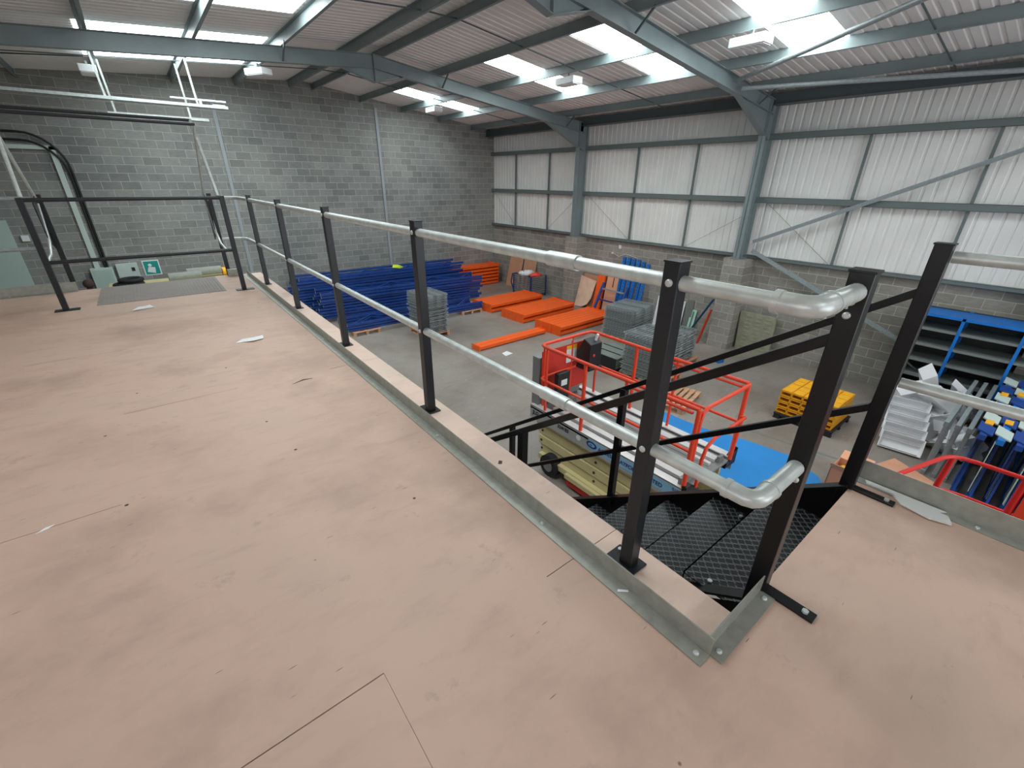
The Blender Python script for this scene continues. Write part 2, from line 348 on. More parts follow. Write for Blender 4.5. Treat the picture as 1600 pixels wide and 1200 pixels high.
# purlins (Z sections)
def purlin(x, label):
    o = MB(); z0, z1 = zr(x)+.0, zr(x)+ZS-.002
    o.box(x-.003, x+.003, YB, YG-.0, z0, z1); s = 1 if x > AX else -1
    o.box(min(x, x-s*.06), max(x, x-s*.06), YB, YG, z0, z0+.004); o.box(min(x, x+s*.06), max(x, x+s*.06), YB, YG, z1-.012, z1-.008)
    return tag(o.build('purlin', 'steel'), label, 'purlin', 'purlins under the roof sheets')
PXR = [5.72, 7.36, 8.97, 10.58, 12.2]; PXL = [4.95, 3.33, 1.68, .03, -1.6, -3.2, -4.8, -6.3]
nm = ['first', 'second', 'third', 'fourth', 'fifth', 'sixth', 'seventh', 'eighth']
for i, x in enumerate(PXR): purlin(x, 'grey steel purlin, %s down from the ridge on the right slope' % nm[i])
for i, x in enumerate(PXL): purlin(x, 'grey steel purlin, %s down from the ridge on the left slope' % nm[i])
o = MB(); zt = zr(13.2); o.box(13.0, 13.01, YB, YG, zt-.08, zt+.16); o.box(12.95, 13.3, YB, YG, zt-.09, zt-.075)
tag(o.build('eaves_beam', 'dsteel'), 'dark grey steel eaves beam along the top of the white cladding', 'beam')
# sag rods
def rod(y, xs, lab):
    o = MB()
    for xa, xb in xs: o.bar((xa, y, zr(xa)+.06), (xb, y, zr(xb)+.06), .02, .02)
    return tag(o.build('sag_rod_line', 'dsteel'), lab, 'steel rod')
for y, lab in ((15.15, 'thin dark tie rods between purlins next to the block gable wall'), (8.95, 'thin dark tie rods between purlins midway between the two roof frames'), (2.6, 'thin dark tie rods between purlins at the top right')):
    rod(y, list(zip(PXR, PXR[1:]+[13.0]))+[(a, b_) for a, b_ in zip(PXL[1:], PXL)]+[(4.95, 5.72)], lab)
# fly braces
for yc, l in ((12.44, 'near the gable wall'), (6.0, 'above the staircase')):
    for x in (7.36, 12.2, 3.33):
        o = MB()
        for s in (-1, 1): o.bar((x, yc+s*.42, zr(x)+.03), (x, yc+s*.06, zr(x)-.27), .03, .03)
        w = {7.36: 'upper right', 12.2: 'lower right', 3.33: 'left'}[x]
        tag(o.build('fly_brace', 'dsteel'), 'short dark braces, %s part of roof frame %s' % (w, l), 'brace')
# roof bracing tubes (plan bracing between frames)
def tube_thing(name, a, b_, r, m, lab, cat):
    o = MB(); o.tube([a, b_], r, 10); return tag(o.build(name, m), lab, cat)
tube_thing('bracing_tube', (10.9, 5.9, zr(10.9)-.12), (7.4, -.2, zr(7.4)-.12), .045, 'galvd', 'pale grey bracing tube running up the roof from the middle column to the right', 'bracing tube')
tube_thing('bracing_tube', (11.1, 5.85, zr(11.1)-.22), (12.9, -.2, zr(12.9)-.16), .042, 'galvd', 'lower grey bracing tube running along the roof edge at top right', 'bracing tube')
# wall girts
def girt(z, lab, t=.07):
    o = MB(); o.box(XW-.14, XW-.132, YB, YG, z-t, z+t); o.box(XW-.14, XW+.02, YB, YG, z+t-.006, z+t); o.box(XW-.14, XW-.08, YB, YG, z-t, z-t+.006)
    return tag(o.build('cladding_rail', 'girt'), lab, 'cladding rail')
girt(2.38, 'upper horizontal steel rail across the white cladding'); girt(.88, 'middle horizontal steel rail across the white cladding'); girt(SILL+.05, 'lowest horizontal steel rail where white cladding meets blockwork', .04)
vb = [16.56, 14.42, 10.13, 8.0, 3.8, 1.71, -2.4, -4.5]
for i, y in enumerate(vb):
    o = MB(); o.box(XW-.07, XW-.01, y-.025, y+.025, SILL+.09, 2.31)
    lab = ['thin vertical strut on the cladding nearest the gable corner', 'thin vertical strut just left of the farther column', 'thin vertical strut in the middle cladding bay, nearer the gable', 'thin vertical strut in the middle cladding bay, nearer the viewer', 'thin vertical strut in the right cladding bay beside the big column', 'thin vertical strut at the far right of the cladding', 'vertical strut beyond the right edge of the photo', 'vertical strut beyond the right edge of the photo'][i]
    tag(o.build('cladding_strut', 'girt'), lab, 'strut', 'struts out of view' if i > 5 else None)
for a, b_, lab in (((XW-.03, 18.1, .75), (XW-.03, 16.6, -.55), 'thin diagonal wire in the lower cladding panel by the gable corner'), ((XW-.03, 12.7, .8), (XW-.03, 14.4, -.55), 'thin diagonal wire left of the farther column'),
                  ((XW-.03, 12.2, .8), (XW-.03, 10.2, -.55), 'thin diagonal wire right of the farther column'), ((XW-.03, 6.2, .5), (XW-.03, 7.9, -.55), 'thin diagonal wire left of the nearer column'), ((XW-.03, 5.7, .8), (XW-.03, 3.9, -.55), 'thin diagonal wire right of the nearer column')):
    o = MB(); o.bar(a, b_, .008, .008); tag(o.build('sag_wire', 'girt'), lab, 'wire')
# wall cross bracing in the right bay
for a, b_, lab in (((13.24, 5.8, -.2), (13.24, -.2, 2.6), 'grey steel diagonal brace rising to the right across the white cladding'), ((13.2, 5.75, -.42), (13.2, .2, -2.75), 'grey steel diagonal brace running down the block wall behind the stair posts')):
    o = MB(); o.bar(a, b_, .012, .09); o.bar((a[0]-.03, a[1], a[2]-.045), (b_[0]-.03, b_[1], b_[2]-.045), .07, .012)
    tag(o.build('wall_brace', 'galvd'), lab, 'brace')
# gable conduits
for x, z0, z1, lab, m in ((7.9, G, 3.72, 'straight grey conduit up the block gable wall, right of centre', 'conduit'), (2.6, G, 3.5, 'straight grey conduit up the gable wall behind the handrail corner', 'conduit')):
    o = MB(); o.box(x-.05, x+.05, YG-.05, YG, z0, z1)
    for zz in (0, 1.5, 3): o.box(x-.065, x+.065, YG-.055, YG, zz, zz+.03)
    tag(o.build('conduit', m), lab, 'conduit')
# low bay light boxes
def lamp(x, y, lab, rz=0, dx=.32, dy=.62):
    z = zr(x)-.02
    r = empty('roof_lamp', (x, y, z-.22)); o = MB(); o.box(x-dx/2, x+dx/2, y-dy/2, y+dy/2, z-.2, z-.06); o.build('housing', 'lamp', r, .008)
    o = MB(); o.box(x-dx/2+.02, x+dx/2-.02, y-dy/2+.02, y+dy/2-.02, z-.215, z-.2)
    for k in range(5): o.box(x-dx/2+.02, x+dx/2-.02, y-dy/2+.05+k*dy/6, y-dy/2+.06+k*dy/6, z-.222, z-.21)
    o.build('diffuser', 'alu', r)
    o = MB(); o.box(x-.02, x+.02, y-.02, y+.02, z-.06, z+.05); o.build('bracket', 'steel', r)
    if rz: r.rotation_euler = (0, 0, rz)
    tag(r, lab, 'lamp', 'white lamp housings under the roof')
lamp(9.0, 4.75, 'large white lamp housing hanging beside the rooflight at top right'); lamp(9.0, 9.15, 'white lamp housing over the middle bay of the right roof slope')
lamp(8.95, 15.7, 'small white lamp housing on the right slope nearest the gable'); lamp(-.1, 15.6, 'white lamp housing on the left, behind thin hangers')
lamp(3.3, 14.7, 'tilted white lamp housing left of the ridge below the roof frame', .5); lamp(6.3, 6.5, 'dark-looking lamp housing cut by the top edge of the photo')

# ================================================================== MEZZANINE
TH = .038
o = MB(); gap = .0018
cols = [(-7.0+.05, -6.39), (-6.39, -5.79), (-5.79, -5.19), (-5.19, -4.59), (-4.59, -3.99), (-3.99, -3.39), (-3.39, -2.79), (-2.79, -2.19), (-2.19, -1.59), (-1.59, -.99), (-.99, -.39), (-.39, .21), (.21, .81), (.81, .9985)]
ends = [.3, 1.1, 2.0, .2, 1.4, .7, 1.9, .5, 1.3, .44, 2.22, .84, 1.86, .80]
def col_boards(x0, x1, e, ya, yb_):
    y = e-2.4*10
    while y < yb_:
        a, c = max(y, ya), min(y+2.4, yb_)
        gap = .0018 if e in (2.22, .84, .80) else 0
        if c-a > .01: o.box(x0+(.001 if abs(x0-.21)<.01 and c < .9 else 0), x1-(.001 if abs(x1-.21)<.01 and c < .9 else 0), a+(gap if a > ya else 0), c-(gap if c < yb_ else 0), -TH, 0)
        y += 2.4
for (x0, x1), e in zip(cols, ends): col_boards(x0, x1, e, .302 if x0 > .8 else -4.0, 7.62)
bl = MB(); o_, o = o, bl; col_boards(1.0, 1.194, .80, .302, 7.62); o = o_
struct(bl.build('floor_ledge', 'ledge', keep=True), 'cleaner pink strip of deck outside the kick angle').name = 'floor_ledge'
o2 = [( .81, 1.41, 1.5), (1.41, 2.01, 0.6), (2.01, 2.42, 1.9)]
for x0, x1, e in o2: col_boards(x0, x1, e, -4.0, .302)
struct(o.build('floor_deck', 'deck', keep=True), 'pinkish painted board floor of the raised deck').name = 'floor_mezzanine'
# frame below the deck
r = empty('deck_frame', (0, 2, G))
for i, (a, c) in enumerate((((1.1, .36, -.16), (1.1, 7.6, -.16)), ((-3.5, -3.9, -.16), (-3.5, 7.6, -.16)), ((2.36, -3.9, -.16), (2.36, .22, -.16)), ((-6.8, -3.9, -.16), (-6.8, 7.6, -.16)), ((-6.8, 7.55, -.16), (1.0, 7.55, -.16)), ((1.2, .2, -.16), (2.3, .2, -.16)))):
    q = MB(); q.ibeam(a, c, .1, .24); q.build('beam', 'steel', r)
for x, y in ((1.1, 7.4), (1.1, 3.6), (1.1, -.3), (2.36, -3.6), (-3.5, 7.4), (-3.5, 1.6), (-3.5, -3.6), (-6.8, 7.4), (-6.8, -3.6)):
    q = MB(); q.box(x-.05, x+.05, y-.05, y+.05, G, -.28); q.box(x-.12, x+.12, y-.12, y+.12, G, G+.015); q.build('leg', 'steel', r)
tag(r, 'grey steel beams and legs carrying the pink deck', 'deck frame')
# toe angles
def angle(name, a, c, up_n, fl, hh, lab, bolts=()):
    """upright plate along a->c (z 0..hh), flange of width fl towards up_n"""
    r = empty(name, a); a, c = Vector(a), Vector(c); n = Vector(up_n)
    q = MB(); q.bar(a+Vector((0, 0, hh/2)), c+Vector((0, 0, hh/2)), .004, hh); q.build('upright', 'toe', r)
    q = MB(); q.bar(a+n*(fl/2)+Vector((0, 0, .003)), c+n*(fl/2)+Vector((0, 0, .003)), fl, .004); q.build('flange', 'toe', r)
    d = (c-a)
    for t in bolts:
        p = a+d*t+n*(fl*.5); q = MB(); q.tube([p+Vector((0, 0, .005)), p+Vector((0, 0, .009)), p+Vector((0, 0, .012))], [.0095, .009, .005], 10); q.build('bolt', 'galv', r)
    return tag(r, lab, 'steel angle')
angle('toe_angle', (1.0, .285, 0), (1.0, 7.5, 0), (-1, 0, 0), .055, .074, 'long galvanised kick angle along the railed edge of the pink deck', (.004, .1, .22, .36, .5, .7))
angle('toe_angle', (1.003, .298, 0), (1.36, .298, 0), (0, -1, 0), .05, .074, 'short galvanised kick angle at the head of the stairs', (.08, .92))
angle('toe_angle', (2.405, .30, 0), (2.405, -3.9, 0), (-1, 0, 0), .05, .10, 'galvanised kick plate along the right edge of the deck behind the stair post', (.1, .4))
angle('toe_angle', (-6.8, 7.6, 0), (-.85, 7.6, 0), (0, -1, 0), .06, .11, 'galvanised kick plate along the back edge of the deck at far left', (.5, .9))
q = MB(); q.box(.76, .90, 7.5, 7.56, 0.001, .10); tag(q.build('kick_plate_stub', 'toe'), 'short grey kick plate end beside the back post of the pallet gate', 'steel angle')

# ---- guard railing
PR = .0215
rail = empty('guard_railing', (1.1, 3.6, 0))
post_y = [.66, 2.17, 3.65, 5.14, 6.65]
for y in post_y:
    p = MB(); x = 1.093; p.box(x-.025, x+.025, y-.025, y+.025, .008, 1.10); po = p.build('post', 'char', rail, .003)
    p = MB(); p.box(x-.027, x+.027, y-.027, y+.027, 1.098, 1.103); p.build('cap', 'char', po, .001)
    p = MB(); p.box(x-.045, x+.045, y-.05, y+.075, 0, .008); p.build('base_plate', 'char', po, .002)
    p = MB()
    for dy in (.055,): p.tube([(x+.02, y+dy, .008), (x+.02, y+dy, .016)], .009, 6)
    p.build('base_bolt', 'galv', po)
    for z in (1.045, .515):
        p = MB(); p.tube([(x-.026, y, z), (x-.030, y, z), (x-.032, y, z)], [.011, .0105, .006], 12); p.build('bolt', 'galv', po)
def arc(c, r, a0, a1, n, f): return [f(c, r, a0+(a1-a0)*k/n) for k in range(n+1)]
for z, name in ((1.045, 'top_rail'), (.515, 'mid_rail')):
    p = MB()
    pts = [(1.093, .375, z), (1.093, 7.25, z), (1.07, 7.36, z), (1.0, 7.44, z), (.80, 7.5, z)]
    p.tube(pts, PR, 16); p.build(name, 'galv', rail)
    # elbow to the stair post
    p = MB(); p.tube([(1.093, .392, z), (1.093, .375, z), (1.093, .36, z), (1.093, .345, z), (1.100, .328, z), (1.118, .317, z), (1.14, .315, z), (1.18, .315, z)], .0262, 16); p.build('elbow', 'galv', rail)
    p = MB(); p.tube([(1.16, .315, z), (1.352, .315, z)], .0235, 16)
    p.build('return_rail', 'galv', rail)
    p = MB(); p.tube([(1.093, 1.02 if z > 1 else 1.02, z), (1.093, 1.16, z)], .0262, 16); p.build('coupling', 'galv', rail)
    for ra, rb_ in (((1.093, .385, z), (1.093, .400, z)), ((1.172, .315, z), (1.185, .315, z))):
        p = MB(); p.tube([ra, rb_], .0285, 16); p.build('socket_rim', 'galv', rail)
    p = MB()
    for xx in (1.16, 1.30): p.tube([(xx, .315, z-.02), (xx, .315, z-.032)], .007, 8)
    p.build('grub_screw', 'galvd', rail)
tag(rail, 'charcoal posts with two galvanised tube rails along the deck edge', 'railing')
# right hand railing beyond the stairs
rr = empty('guard_railing', (2.3, -1.5, 0))
for z, name in ((1.05, 'top_rail'), (.54, 'mid_rail')):
    p = MB(); p.tube([(2.31, .285, z), (2.31, -3.8, z)], PR, 16); p.build(name, 'galv', rr)
for y in (-1.2, -2.7):
    p = MB(); p.box(2.285, 2.335, y-.025, y+.025, 0, 1.1); p.build('post', 'char', rr)
tag(rr, 'two galvanised tube rails running right from the tall stair post', 'railing')

# ---- staircase
st = empty('staircase', (1.83, 2.6, G))
xl, xr_ = 1.38, 2.285
sl = -.705
def hz(y, z0): return z0+sl*(y-.315)
for x, s in ((xl, -1), (xr_, 1)):
    p = MB(); p.bar((x, .315, .0), (x, .315, 1.095), .05, .055, (0, 1, 0))
    pz0 = -.12
    p = MB(); p.box(x-.025, x+.025, .288, .343, pz0, 1.095); po = p.build('newel_post', 'black', st, .003)
    p = MB(); p.box(x-.028, x+.028, .285, .346, 1.093, 1.099); p.build('cap', 'black', po)
    for (by, bz) in (((.318, 1.02), (.318, .985), (.305, .50), (.305, .475)) if s < 0 else ()):
        q = MB(); q.tube([(x-.026, by, bz), (x-.032, by, bz), (x-.034, by, bz)], [.0095, .009, .005], 12); q.build('bolt', 'galv', po)
    # fixing strap on the deck
    p = MB(); p.box(x-.022, x+.022, .135, .30, .001, .009); so = p.build('fixing_strap', 'black', st, .001)
    p = MB(); p.tube([(x, .165, .009), (x, .165, .017)], .0105, 6); p.build('bolt', 'galv', so)
    # handrail
    yb_ = 4.75
    p = MB(); p.bar((x, .315, hz(.315, .93)), (x, yb_, hz(yb_, .93)), .035, .032, (0, 0, 1)); p.build('handrail', 'black', st, .004)
    if s > 0:
        p = MB(); p.bar((x, .34, hz(.34, .43)), (x, yb_, hz(yb_, .43)), .03, .03, (0, 0, 1)); p.build('mid_rail', 'black', st)
    for y in (1.62, 2.84, 4.72):
        p = MB(); p.box(x-.022, x+.022, y-.022, y+.022, hz(y, -.05), hz(y, .93)); p.build('baluster', 'black', st, .002)
    # stringer: flat channel
    p = MB()
    a, c = (x+s*.0, .30, .03), (x, 4.9, .03+sl*4.6)
    off = -.11
    p.prism([(.302, .02 if s > 0 else -.10), (.302, -.34), (4.62, G), (4.98 if s > 0 else 4.8, G)], x-.006, x+.006, 'x')
    p.bar((x-s*.025, .305, .022 if s > 0 else -.075), (x-s*.025, 4.95 if s > 0 else 4.8, .022+sl*4.645), .055, .01, (0, 0, 1))
    p.build('stringer', 'black', st)
rise, going = 3.3/16, .283
for k in range(15):
    z = -(k+1)*rise; y0 = .305+k*going
    p = MB(); p.box(xl+.035, xr_-.035, y0, y0+going+.004, z-.005, z); tr = p.build('tread', 'tread', st)
    p = MB(); p.box(xl+.035, xr_-.035, y0+going-.002, y0+going+.004, z-.05, z); p.build('nosing', 'tread', tr)
    if k < 3:
        p = MB()
        for xx in (xl+.075, xr_-.075): p.tube([(xx, y0+(.19 if k == 0 else .1), z), (xx, y0+(.19 if k == 0 else .1), z+.008)], .01, 6)
        p.build('bolt', 'galv', tr)
tag(st, 'black steel staircase with tread plate steps going down from the deck', 'staircase')

# ---- pallet gate at the back edge of the deck
gt = empty('pallet_gate', (0, 7, 0))
for x in (-.88, .79):
    p = MB(); p.box(x-.025, x+.025, 6.455, 6.505, .008, 1.1); po = p.build('post', 'char', gt, .003)
    p = MB(); p.box(x-.09, x+.11, 6.43, 6.53, 0, .008); p.build('base_plate', 'char', po)
    p = MB(); p.box(x-.025, x+.025, 7.655, 7.705, -.2, 1.1); p.build('rear_post', 'char', gt, .003)
for z in (1.08, .49):
    p = MB(); p.tube([(-.86, 6.48, z), (.77, 6.48, z)], .019, 12); p.build('gate_rail', 'char', gt)
# swinging frame: top bars + folded light arms each side
for y, z in ((7.0, 1.90), (6.75, 1.84)):
    p = MB(); p.tube([(-.92, y, z), (.74, y, z)], .016, 10); p.build('top_bar', 'char', gt)
for s, x in ((-1, -.9), (1, .73)):
    p = MB(); p.tube([(x, 7.0, 1.90), (x+.03, 6.52, 1.10)], .018, 10); p.build('side_arm', 'galv', gt)
    p = MB(); p.tube([(x-.0, 6.75, 1.84), (x, 7.63, 1.06)], .016, 10); p.build('side_arm', 'galv', gt)
    p = MB(); p.tube([(x, 7.6, 1.0), (x, 7.35, .62), (x, 7.1, .50), (x, 6.6, .46)], .016, 10); p.build('lower_arm', 'galv', gt)
    p = MB(); p.prism([(7.66, 1.1), (7.30, 1.02), (7.36, .62), (7.66, .5)], x-.004, x+.004, 'x'); p.build('side_plate', 'black', gt)
tag(gt, 'charcoal framed pallet gate with two rails at the back edge of the deck', 'gate')
bk = empty('guard_railing', (-3, 7.6, 0))
for z in (1.06, .52):
    p = MB(); p.tube([(-.93, 7.62, z), (-6.7, 7.62, z)], PR, 12); p.build('top_rail' if z > 1 else 'mid_rail', 'galvd', bk)
for x in (-2.6, -4.2, -5.8):
    p = MB(); p.box(x-.025, x+.025, 7.6, 7.65, 0, 1.1); p.build('post', 'char', bk)
tag(bk, 'galvanised tube rails at the far left behind the pallet gate', 'railing')
# ribbed plate
p = MB(); p.box(-.64, .60, 6.53, 7.62, 0.0005, .004)
k = -.63
while k < .59: p.box(k, k+.012, 6.54, 7.61, .004, .007); k += .035
tag(p.build('ribbed_plate', 'grate'), 'grey ribbed floor plate lying in the pallet gate opening', 'floor plate')
# litter on the deck
def scrap(name, pts, m, lab, cat, z=.001, th=.0015, lift=.0):
    p = MB(); p.prism(pts, z, z+th, 'z')
    if lift:
        for v in p.v: v.z += lift*random.random()
    return tag(p.build(name, m), lab, cat)
scrap('paper_scrap', [(-.33, 6.03), (-.14, 6.08), (-.18, 6.2), (-.28, 6.16)], 'paper', 'white paper scrap on the deck in front of the ribbed plate', 'paper scrap', lift=.02)
scrap('paper_scrap', [(.35, 4.25), (.42, 4.32), (.5, 4.30), (.58, 4.33), (.57, 4.24), (.48, 4.2), (.41, 4.25)], 'paper', 'crumpled white paper scrap on the middle of the deck', 'paper scrap', lift=.012)
scrap('wood_chip', [(-.655, 2.2), (-.62, 2.21), (-.6, 2.23), (-.63, 2.225)], 'paper', 'tiny white chip on the board joint at left', 'chip')
scrap('wood_splinter', [(.52, 3.08), (.60, 3.12), (.66, 3.1), (.6, 3.105)], 'brown', 'thin brown splinter lying near the middle of the deck', 'chip')
scrap('wood_chip', [(.955, .60), (.985, .575), (.99, .58), (.965, .605)], 'paper', 'pale splinter on the long kick angle near the stair head', 'chip', z=.006)
scrap('knot_of_tape', [(1.085, 1.46), (1.10, 1.45), (1.115, 1.465), (1.105, 1.48)], 'brown', 'small brown mark on the ledge between the first two posts', 'chip')
p = MB(); p.prism([(2.30, .12), (2.36, .16), (2.375, .08), (2.36, -.03), (2.31, -.05), (2.28, .02)], .004, .012, 'z'); p.prism([(2.36, .26), (2.385, .27), (2.39, -.02), (2.365, -.0)], .006, .011, 'z')
for v in p.v: v.z += .006*random.random()
tag(p.build('plastic_wrapper', 'clearp'), 'torn clear plastic wrapper against the right kick plate', 'plastic wrapper')

# ================================================================== GROUND FLOOR THINGS
# ---- orange beams
def beam_proto(L, w, hgt):
    r = empty('rack_beam', (0, 0, 0)); p = MB(); t = .004
    p.box(.01, L-.01, .004, w-.004, .03, .03+hgt-.03)
    p.box(.01, L-.01, .02, w-.02, .022, .03)
    p.build('beam', 'orange', r, .003)
    for x in (0, L):
        q = MB(); q.box(x-.006 if x else -.004, x+.004 if x else .006, .002, w-.002, 0, hgt+.035)
        q.box(x-.03 if x else 0, x if x else .03, .002, .008, 0, hgt+.035); q.build('end_connector', 'orange', r)
    return r
bp = beam_proto(2.7, .195, .125); bpk = kids(bp); used = [False]
def place_beam(loc, rz, label, group, rx=0, ry=0):
    if not used[0]: o = bp; used[0] = True; o.location = loc; o.rotation_euler = (rx, ry, rz)
    else: o = copy_thing(bp, loc, (rx, ry, rz), bpk)
    tag(o, label, 'rack beam', group); return o
def bundle(x, y, rz, n, layers, where, x_j=.0):
    for L in range(layers):
        for k in range(n):
            px = x-math.sin(rz)*k*.2+random.uniform(-.01, .01); py = y+math.cos(rz)*k*.2
            lay = ('top' if L == layers-1 else 'bottom' if L == 0 else 'middle')
            place_beam((px, py, G+.0+L*.162), rz, 'orange beam, %s layer, %s from the viewer, flat bundle %s' % (lay, ordn(k+1), where), 'orange beams in the flat bundles')
R_ = math.radians
bundle(9.5, 13.2, R_(2), 6, 2, 'farthest from the lift')
bundle(9.62, 11.42, R_(3), 6, 2, 'between the other two')
bundle(9.68, 9.62, R_(2), 6, 2, 'nearest the lift')
for k in range(2): place_beam((6.8, 10.05+k*.2, G), R_(1.5), ['nearer', 'farther'][k]+' of two orange rack beams lying alone on the bare floor', 'pair of orange beams on the bare floor')
for L in range(6):
    for k in range(4):
        place_beam((10.35+random.uniform(-.03, .03), 17.42+k*.2, G+L*.157), 0, 'orange beam, %s layer of the far corner pile, %s from the viewer' % (['bottom', 'second', 'third', 'fourth', 'fifth', 'top'][L], ordn(k+1)), 'orange beams piled in the far corner')

bp2 = None
# ---- blue upright frames lying in stacks
def frame_proto(L, W, H, name='rack_frame', m='blue', D=.1):
    FH = D; D = H
    r = empty(name); 
    for y in (0, W-.08):
        p = MB(); p.box(0, L, y, y+.08, 0, .012); p.box(0, L, y, y+.012, 0, D); p.box(0, L, y+.068, y+.08, 0, D); p.box(0, L, y+.02, y+.06, D-.012, D)
        u = p.build('upright', m, r)
        q = MB(); q.box(-.006, .004, y-.0, y+.08, 0, FH)
        if True: q.box(L-.004, L+.006, y-.0, y+.08, 0, FH); q.build('foot_plate', 'galvd' if m == 'blue' else m, u)
    nb = int(L/.9)
    for k in range(nb):
        x0 = .15+k*(L-.3)/nb; x1 = .15+(k+1)*(L-.3)/nb
        p = MB(); a = (x0, .06, D/2); c = (x1, W-.06, D/2)
        if k % 2: a, c = (x0, W-.06, D/2), (x1, .06, D/2)
        p.bar(a, c, .04, .025); p.build('brace', m, r)
    return r
def stack_frames(L, W, D, base, rz, n, lab, grp, jig=.05, top_skew=False):
    pr = frame_proto(L, W, D*.74, D=D); ks = []
    def rec(o):
        return [(c, kids(c)) for c in kids(o)]
    tree = rec(pr)
    for k in range(n):
        if k == 0: o = pr
        else:
            o = pr.copy(); C.objects.link(o)
            for c, sub in tree:
                cc = c.copy(); C.objects.link(cc); cc.parent = o
                for s in sub: sc = s.copy(); C.objects.link(sc); sc.parent = cc
        o.location = (base[0]+random.uniform(-jig, jig), base[1]+random.uniform(-jig, jig)*.3, base[2]+k*(D+.001)); o.rotation_euler = (0, 0, rz)
        w = 'topmost' if k == n-1 else 'lowest' if k == 0 else 'one'
        tag(o, lab % ('topmost' if k == n-1 else 'lowest' if k == 0 else ordn(k+1)+' up'), 'rack frame', grp if 0 < k < n-1 else grp)
stack_frames(6.4, .95, .10, (4.0, 15.62, G+.13), R_(-4.2), 9, 'long blue rack frame lying flat, %s of the big middle stack', 'blue frames in the big middle stack', .14)
stack_frames(6.9, .95, .10, (3.7, 16.95, G+.13), R_(-.5), 12, 'long blue rack frame lying flat, %s of the stack against the gable wall', 'blue frames in the stack against the gable', .16)
stack_frames(5.2, .95, .09, (4.25, 13.72, G+.13), R_(-.6), 3, 'blue rack frame lying flat, %s of the low stack nearest the viewer', 'blue frames in the low front stack', .05)
def pallet(x, y, z, w=1.0, d=1.2, rz=0, lab='', m='wood', name='wooden_pallet', grp=None):
    r = empty(name, (0, 0, 0)); n = 7
    for k in range(n):
        p = MB(); yy = -d/2+k*(d-.09)/(n-1); p.box(-w/2, w/2, yy, yy+.09, .105, .125); p.build('deck_board', m, r)
    for k in (-1, 0, 1):
        p = MB()
        for j in (-1, 0, 1): p.cbox((k*(w/2-.05), j*(d/2-.07), .062), (.09, .12, .08))
        p.box(k*(w/2-.05)-.045, k*(w/2-.05)+.045, -d/2, d/2, 0, .02); p.box(k*(w/2-.05)-.045, k*(w/2-.05)+.045, -d/2, d/2, .095, .105); p.build('bearer', m, r)
    r.location = (x, y, z); r.rotation_euler = (0, 0, rz); return tag(r, lab, 'pallet', grp)
pallet(9.2, 15.0, G, .9, 1.2, 0, 'wooden pallet under the right end of the big blue stack', 'wood'); pallet(5.2, 16.05, G, .9, 1.2, 0, 'wooden pallet under the left end of the big blue stack')
pallet(7.2, 15.85, G, .9, 1.2, 0, 'wooden pallet under the middle of the big blue stack')
for x, w in ((5.0, 'left'), (7.2, 'middle'), (9.6, 'right')): pallet(x, 17.4, G, .9, 1.2, 0, 'wooden pallet under the %s of the blue stack against the gable' % w)
for x, w in ((4.8, 'left'), (6.9, 'middle'), (8.9, 'right')): pallet(x, 14.15, G, .9, 1.2, 0, 'wooden pallet under the %s of the low front blue stack' % w)
q = MB(); q.prism([(7.35, 16.95), (7.65, 16.9), (7.85, 17.05), (7.75, 17.3), (7.5, 17.2)], 0, .05); 
for v in q.v: v.z += G+1.32+random.random()*.09; 
tag(q.build('hi_vis_vest', 'yg'), 'crumpled bright yellow vest on top of the blue frames', 'vest')
# ---- wire decks
def deck_proto(w, d):
    r = empty('wire_deck'); p = MB(); n = int(w/.05)
    for k in range(n+1): p.box(k*w/n-.002, k*w/n+.002, 0, d, .024, .028)
    for k in range(int(d/.1)+1): p.box(0, w, k*.1-.003 if k*.1 < d else d-.003, min(k*.1+.003, d), .016, .022)
    p.box(0, w, -.004, .002, .019, .028); p.box(0, w, d-.002, d+.004, .019, .028); p.box(-.004, .002, 0, d, .020, .028); p.box(w-.002, w+.004, 0, d, .020, .028); p.build('mesh', 'wire', r)
    for k in range(3):
        q = MB(); x = .12+k*(w-.24)/2; q.box(x-.03, x+.03, 0, d, 0, .012); q.box(x-.03, x-.024, 0, d, 0, .022); q.box(x+.024, x+.03, 0, d, 0, .022); q.build('support_channel', 'wireshade', r)  # channels coloured dark to stand in for shade in the gaps between decks
    return r
def stack_decks(w, d, x, y, z, rz, n, pitch, where, jig=.03):
    pr = deck_proto(w, d); ks = kids(pr)
    for k in range(n):
        o = pr if k == 0 else copy_thing(pr, chs=ks)
        o.location = (x+random.uniform(-jig, jig), y+random.uniform(-jig, jig), z+k*pitch); o.rotation_euler = (0, 0, rz+random.uniform(-.025, .025))
        tag(o, 'grey wire deck, %s in the stack %s' % ('topmost' if k == n-1 else 'lowest' if k == 0 else ordn(k+1)+' up', where), 'wire deck', 'wire decks '+where)
def P2(w, d, x, y, rz, lab): pallet(x, y, G, w, d, rz, lab)
pallet(6.5, 12.52, G, .85, 1.15, R_(3), 'wooden pallet under the wire decks in front of the blue frames')
stack_decks(.82, 1.1, 6.12, 11.95, G+.13, R_(3), 31, .040, 'in front of the blue frames')
pallet(11.5, 8.35, G, 1.3, 1.0, R_(8), 'wooden pallet under the wire decks behind the lift')
stack_decks(1.35, 1.05, 10.9, 7.75, G+.13, R_(8), 23, .040, 'behind the lift beside the orange beams')
pallet(9.35, 5.85, G, 1.1, 1.05, R_(3), 'wooden pallet under the tallest wire deck stack')
stack_decks(1.1, 1.0, 8.75, 5.4, G+.13, R_(3), 27, .040, 'standing right behind the lift')
pallet(10.75, 6.2, G, 1.1, 1.05, R_(3), 'wooden pallet under the wire decks between the lift and the block pier')
stack_decks(1.1, 1.0, 10.15, 5.75, G+.13, R_(5), 20, .040, 'between the lift and the block pier')
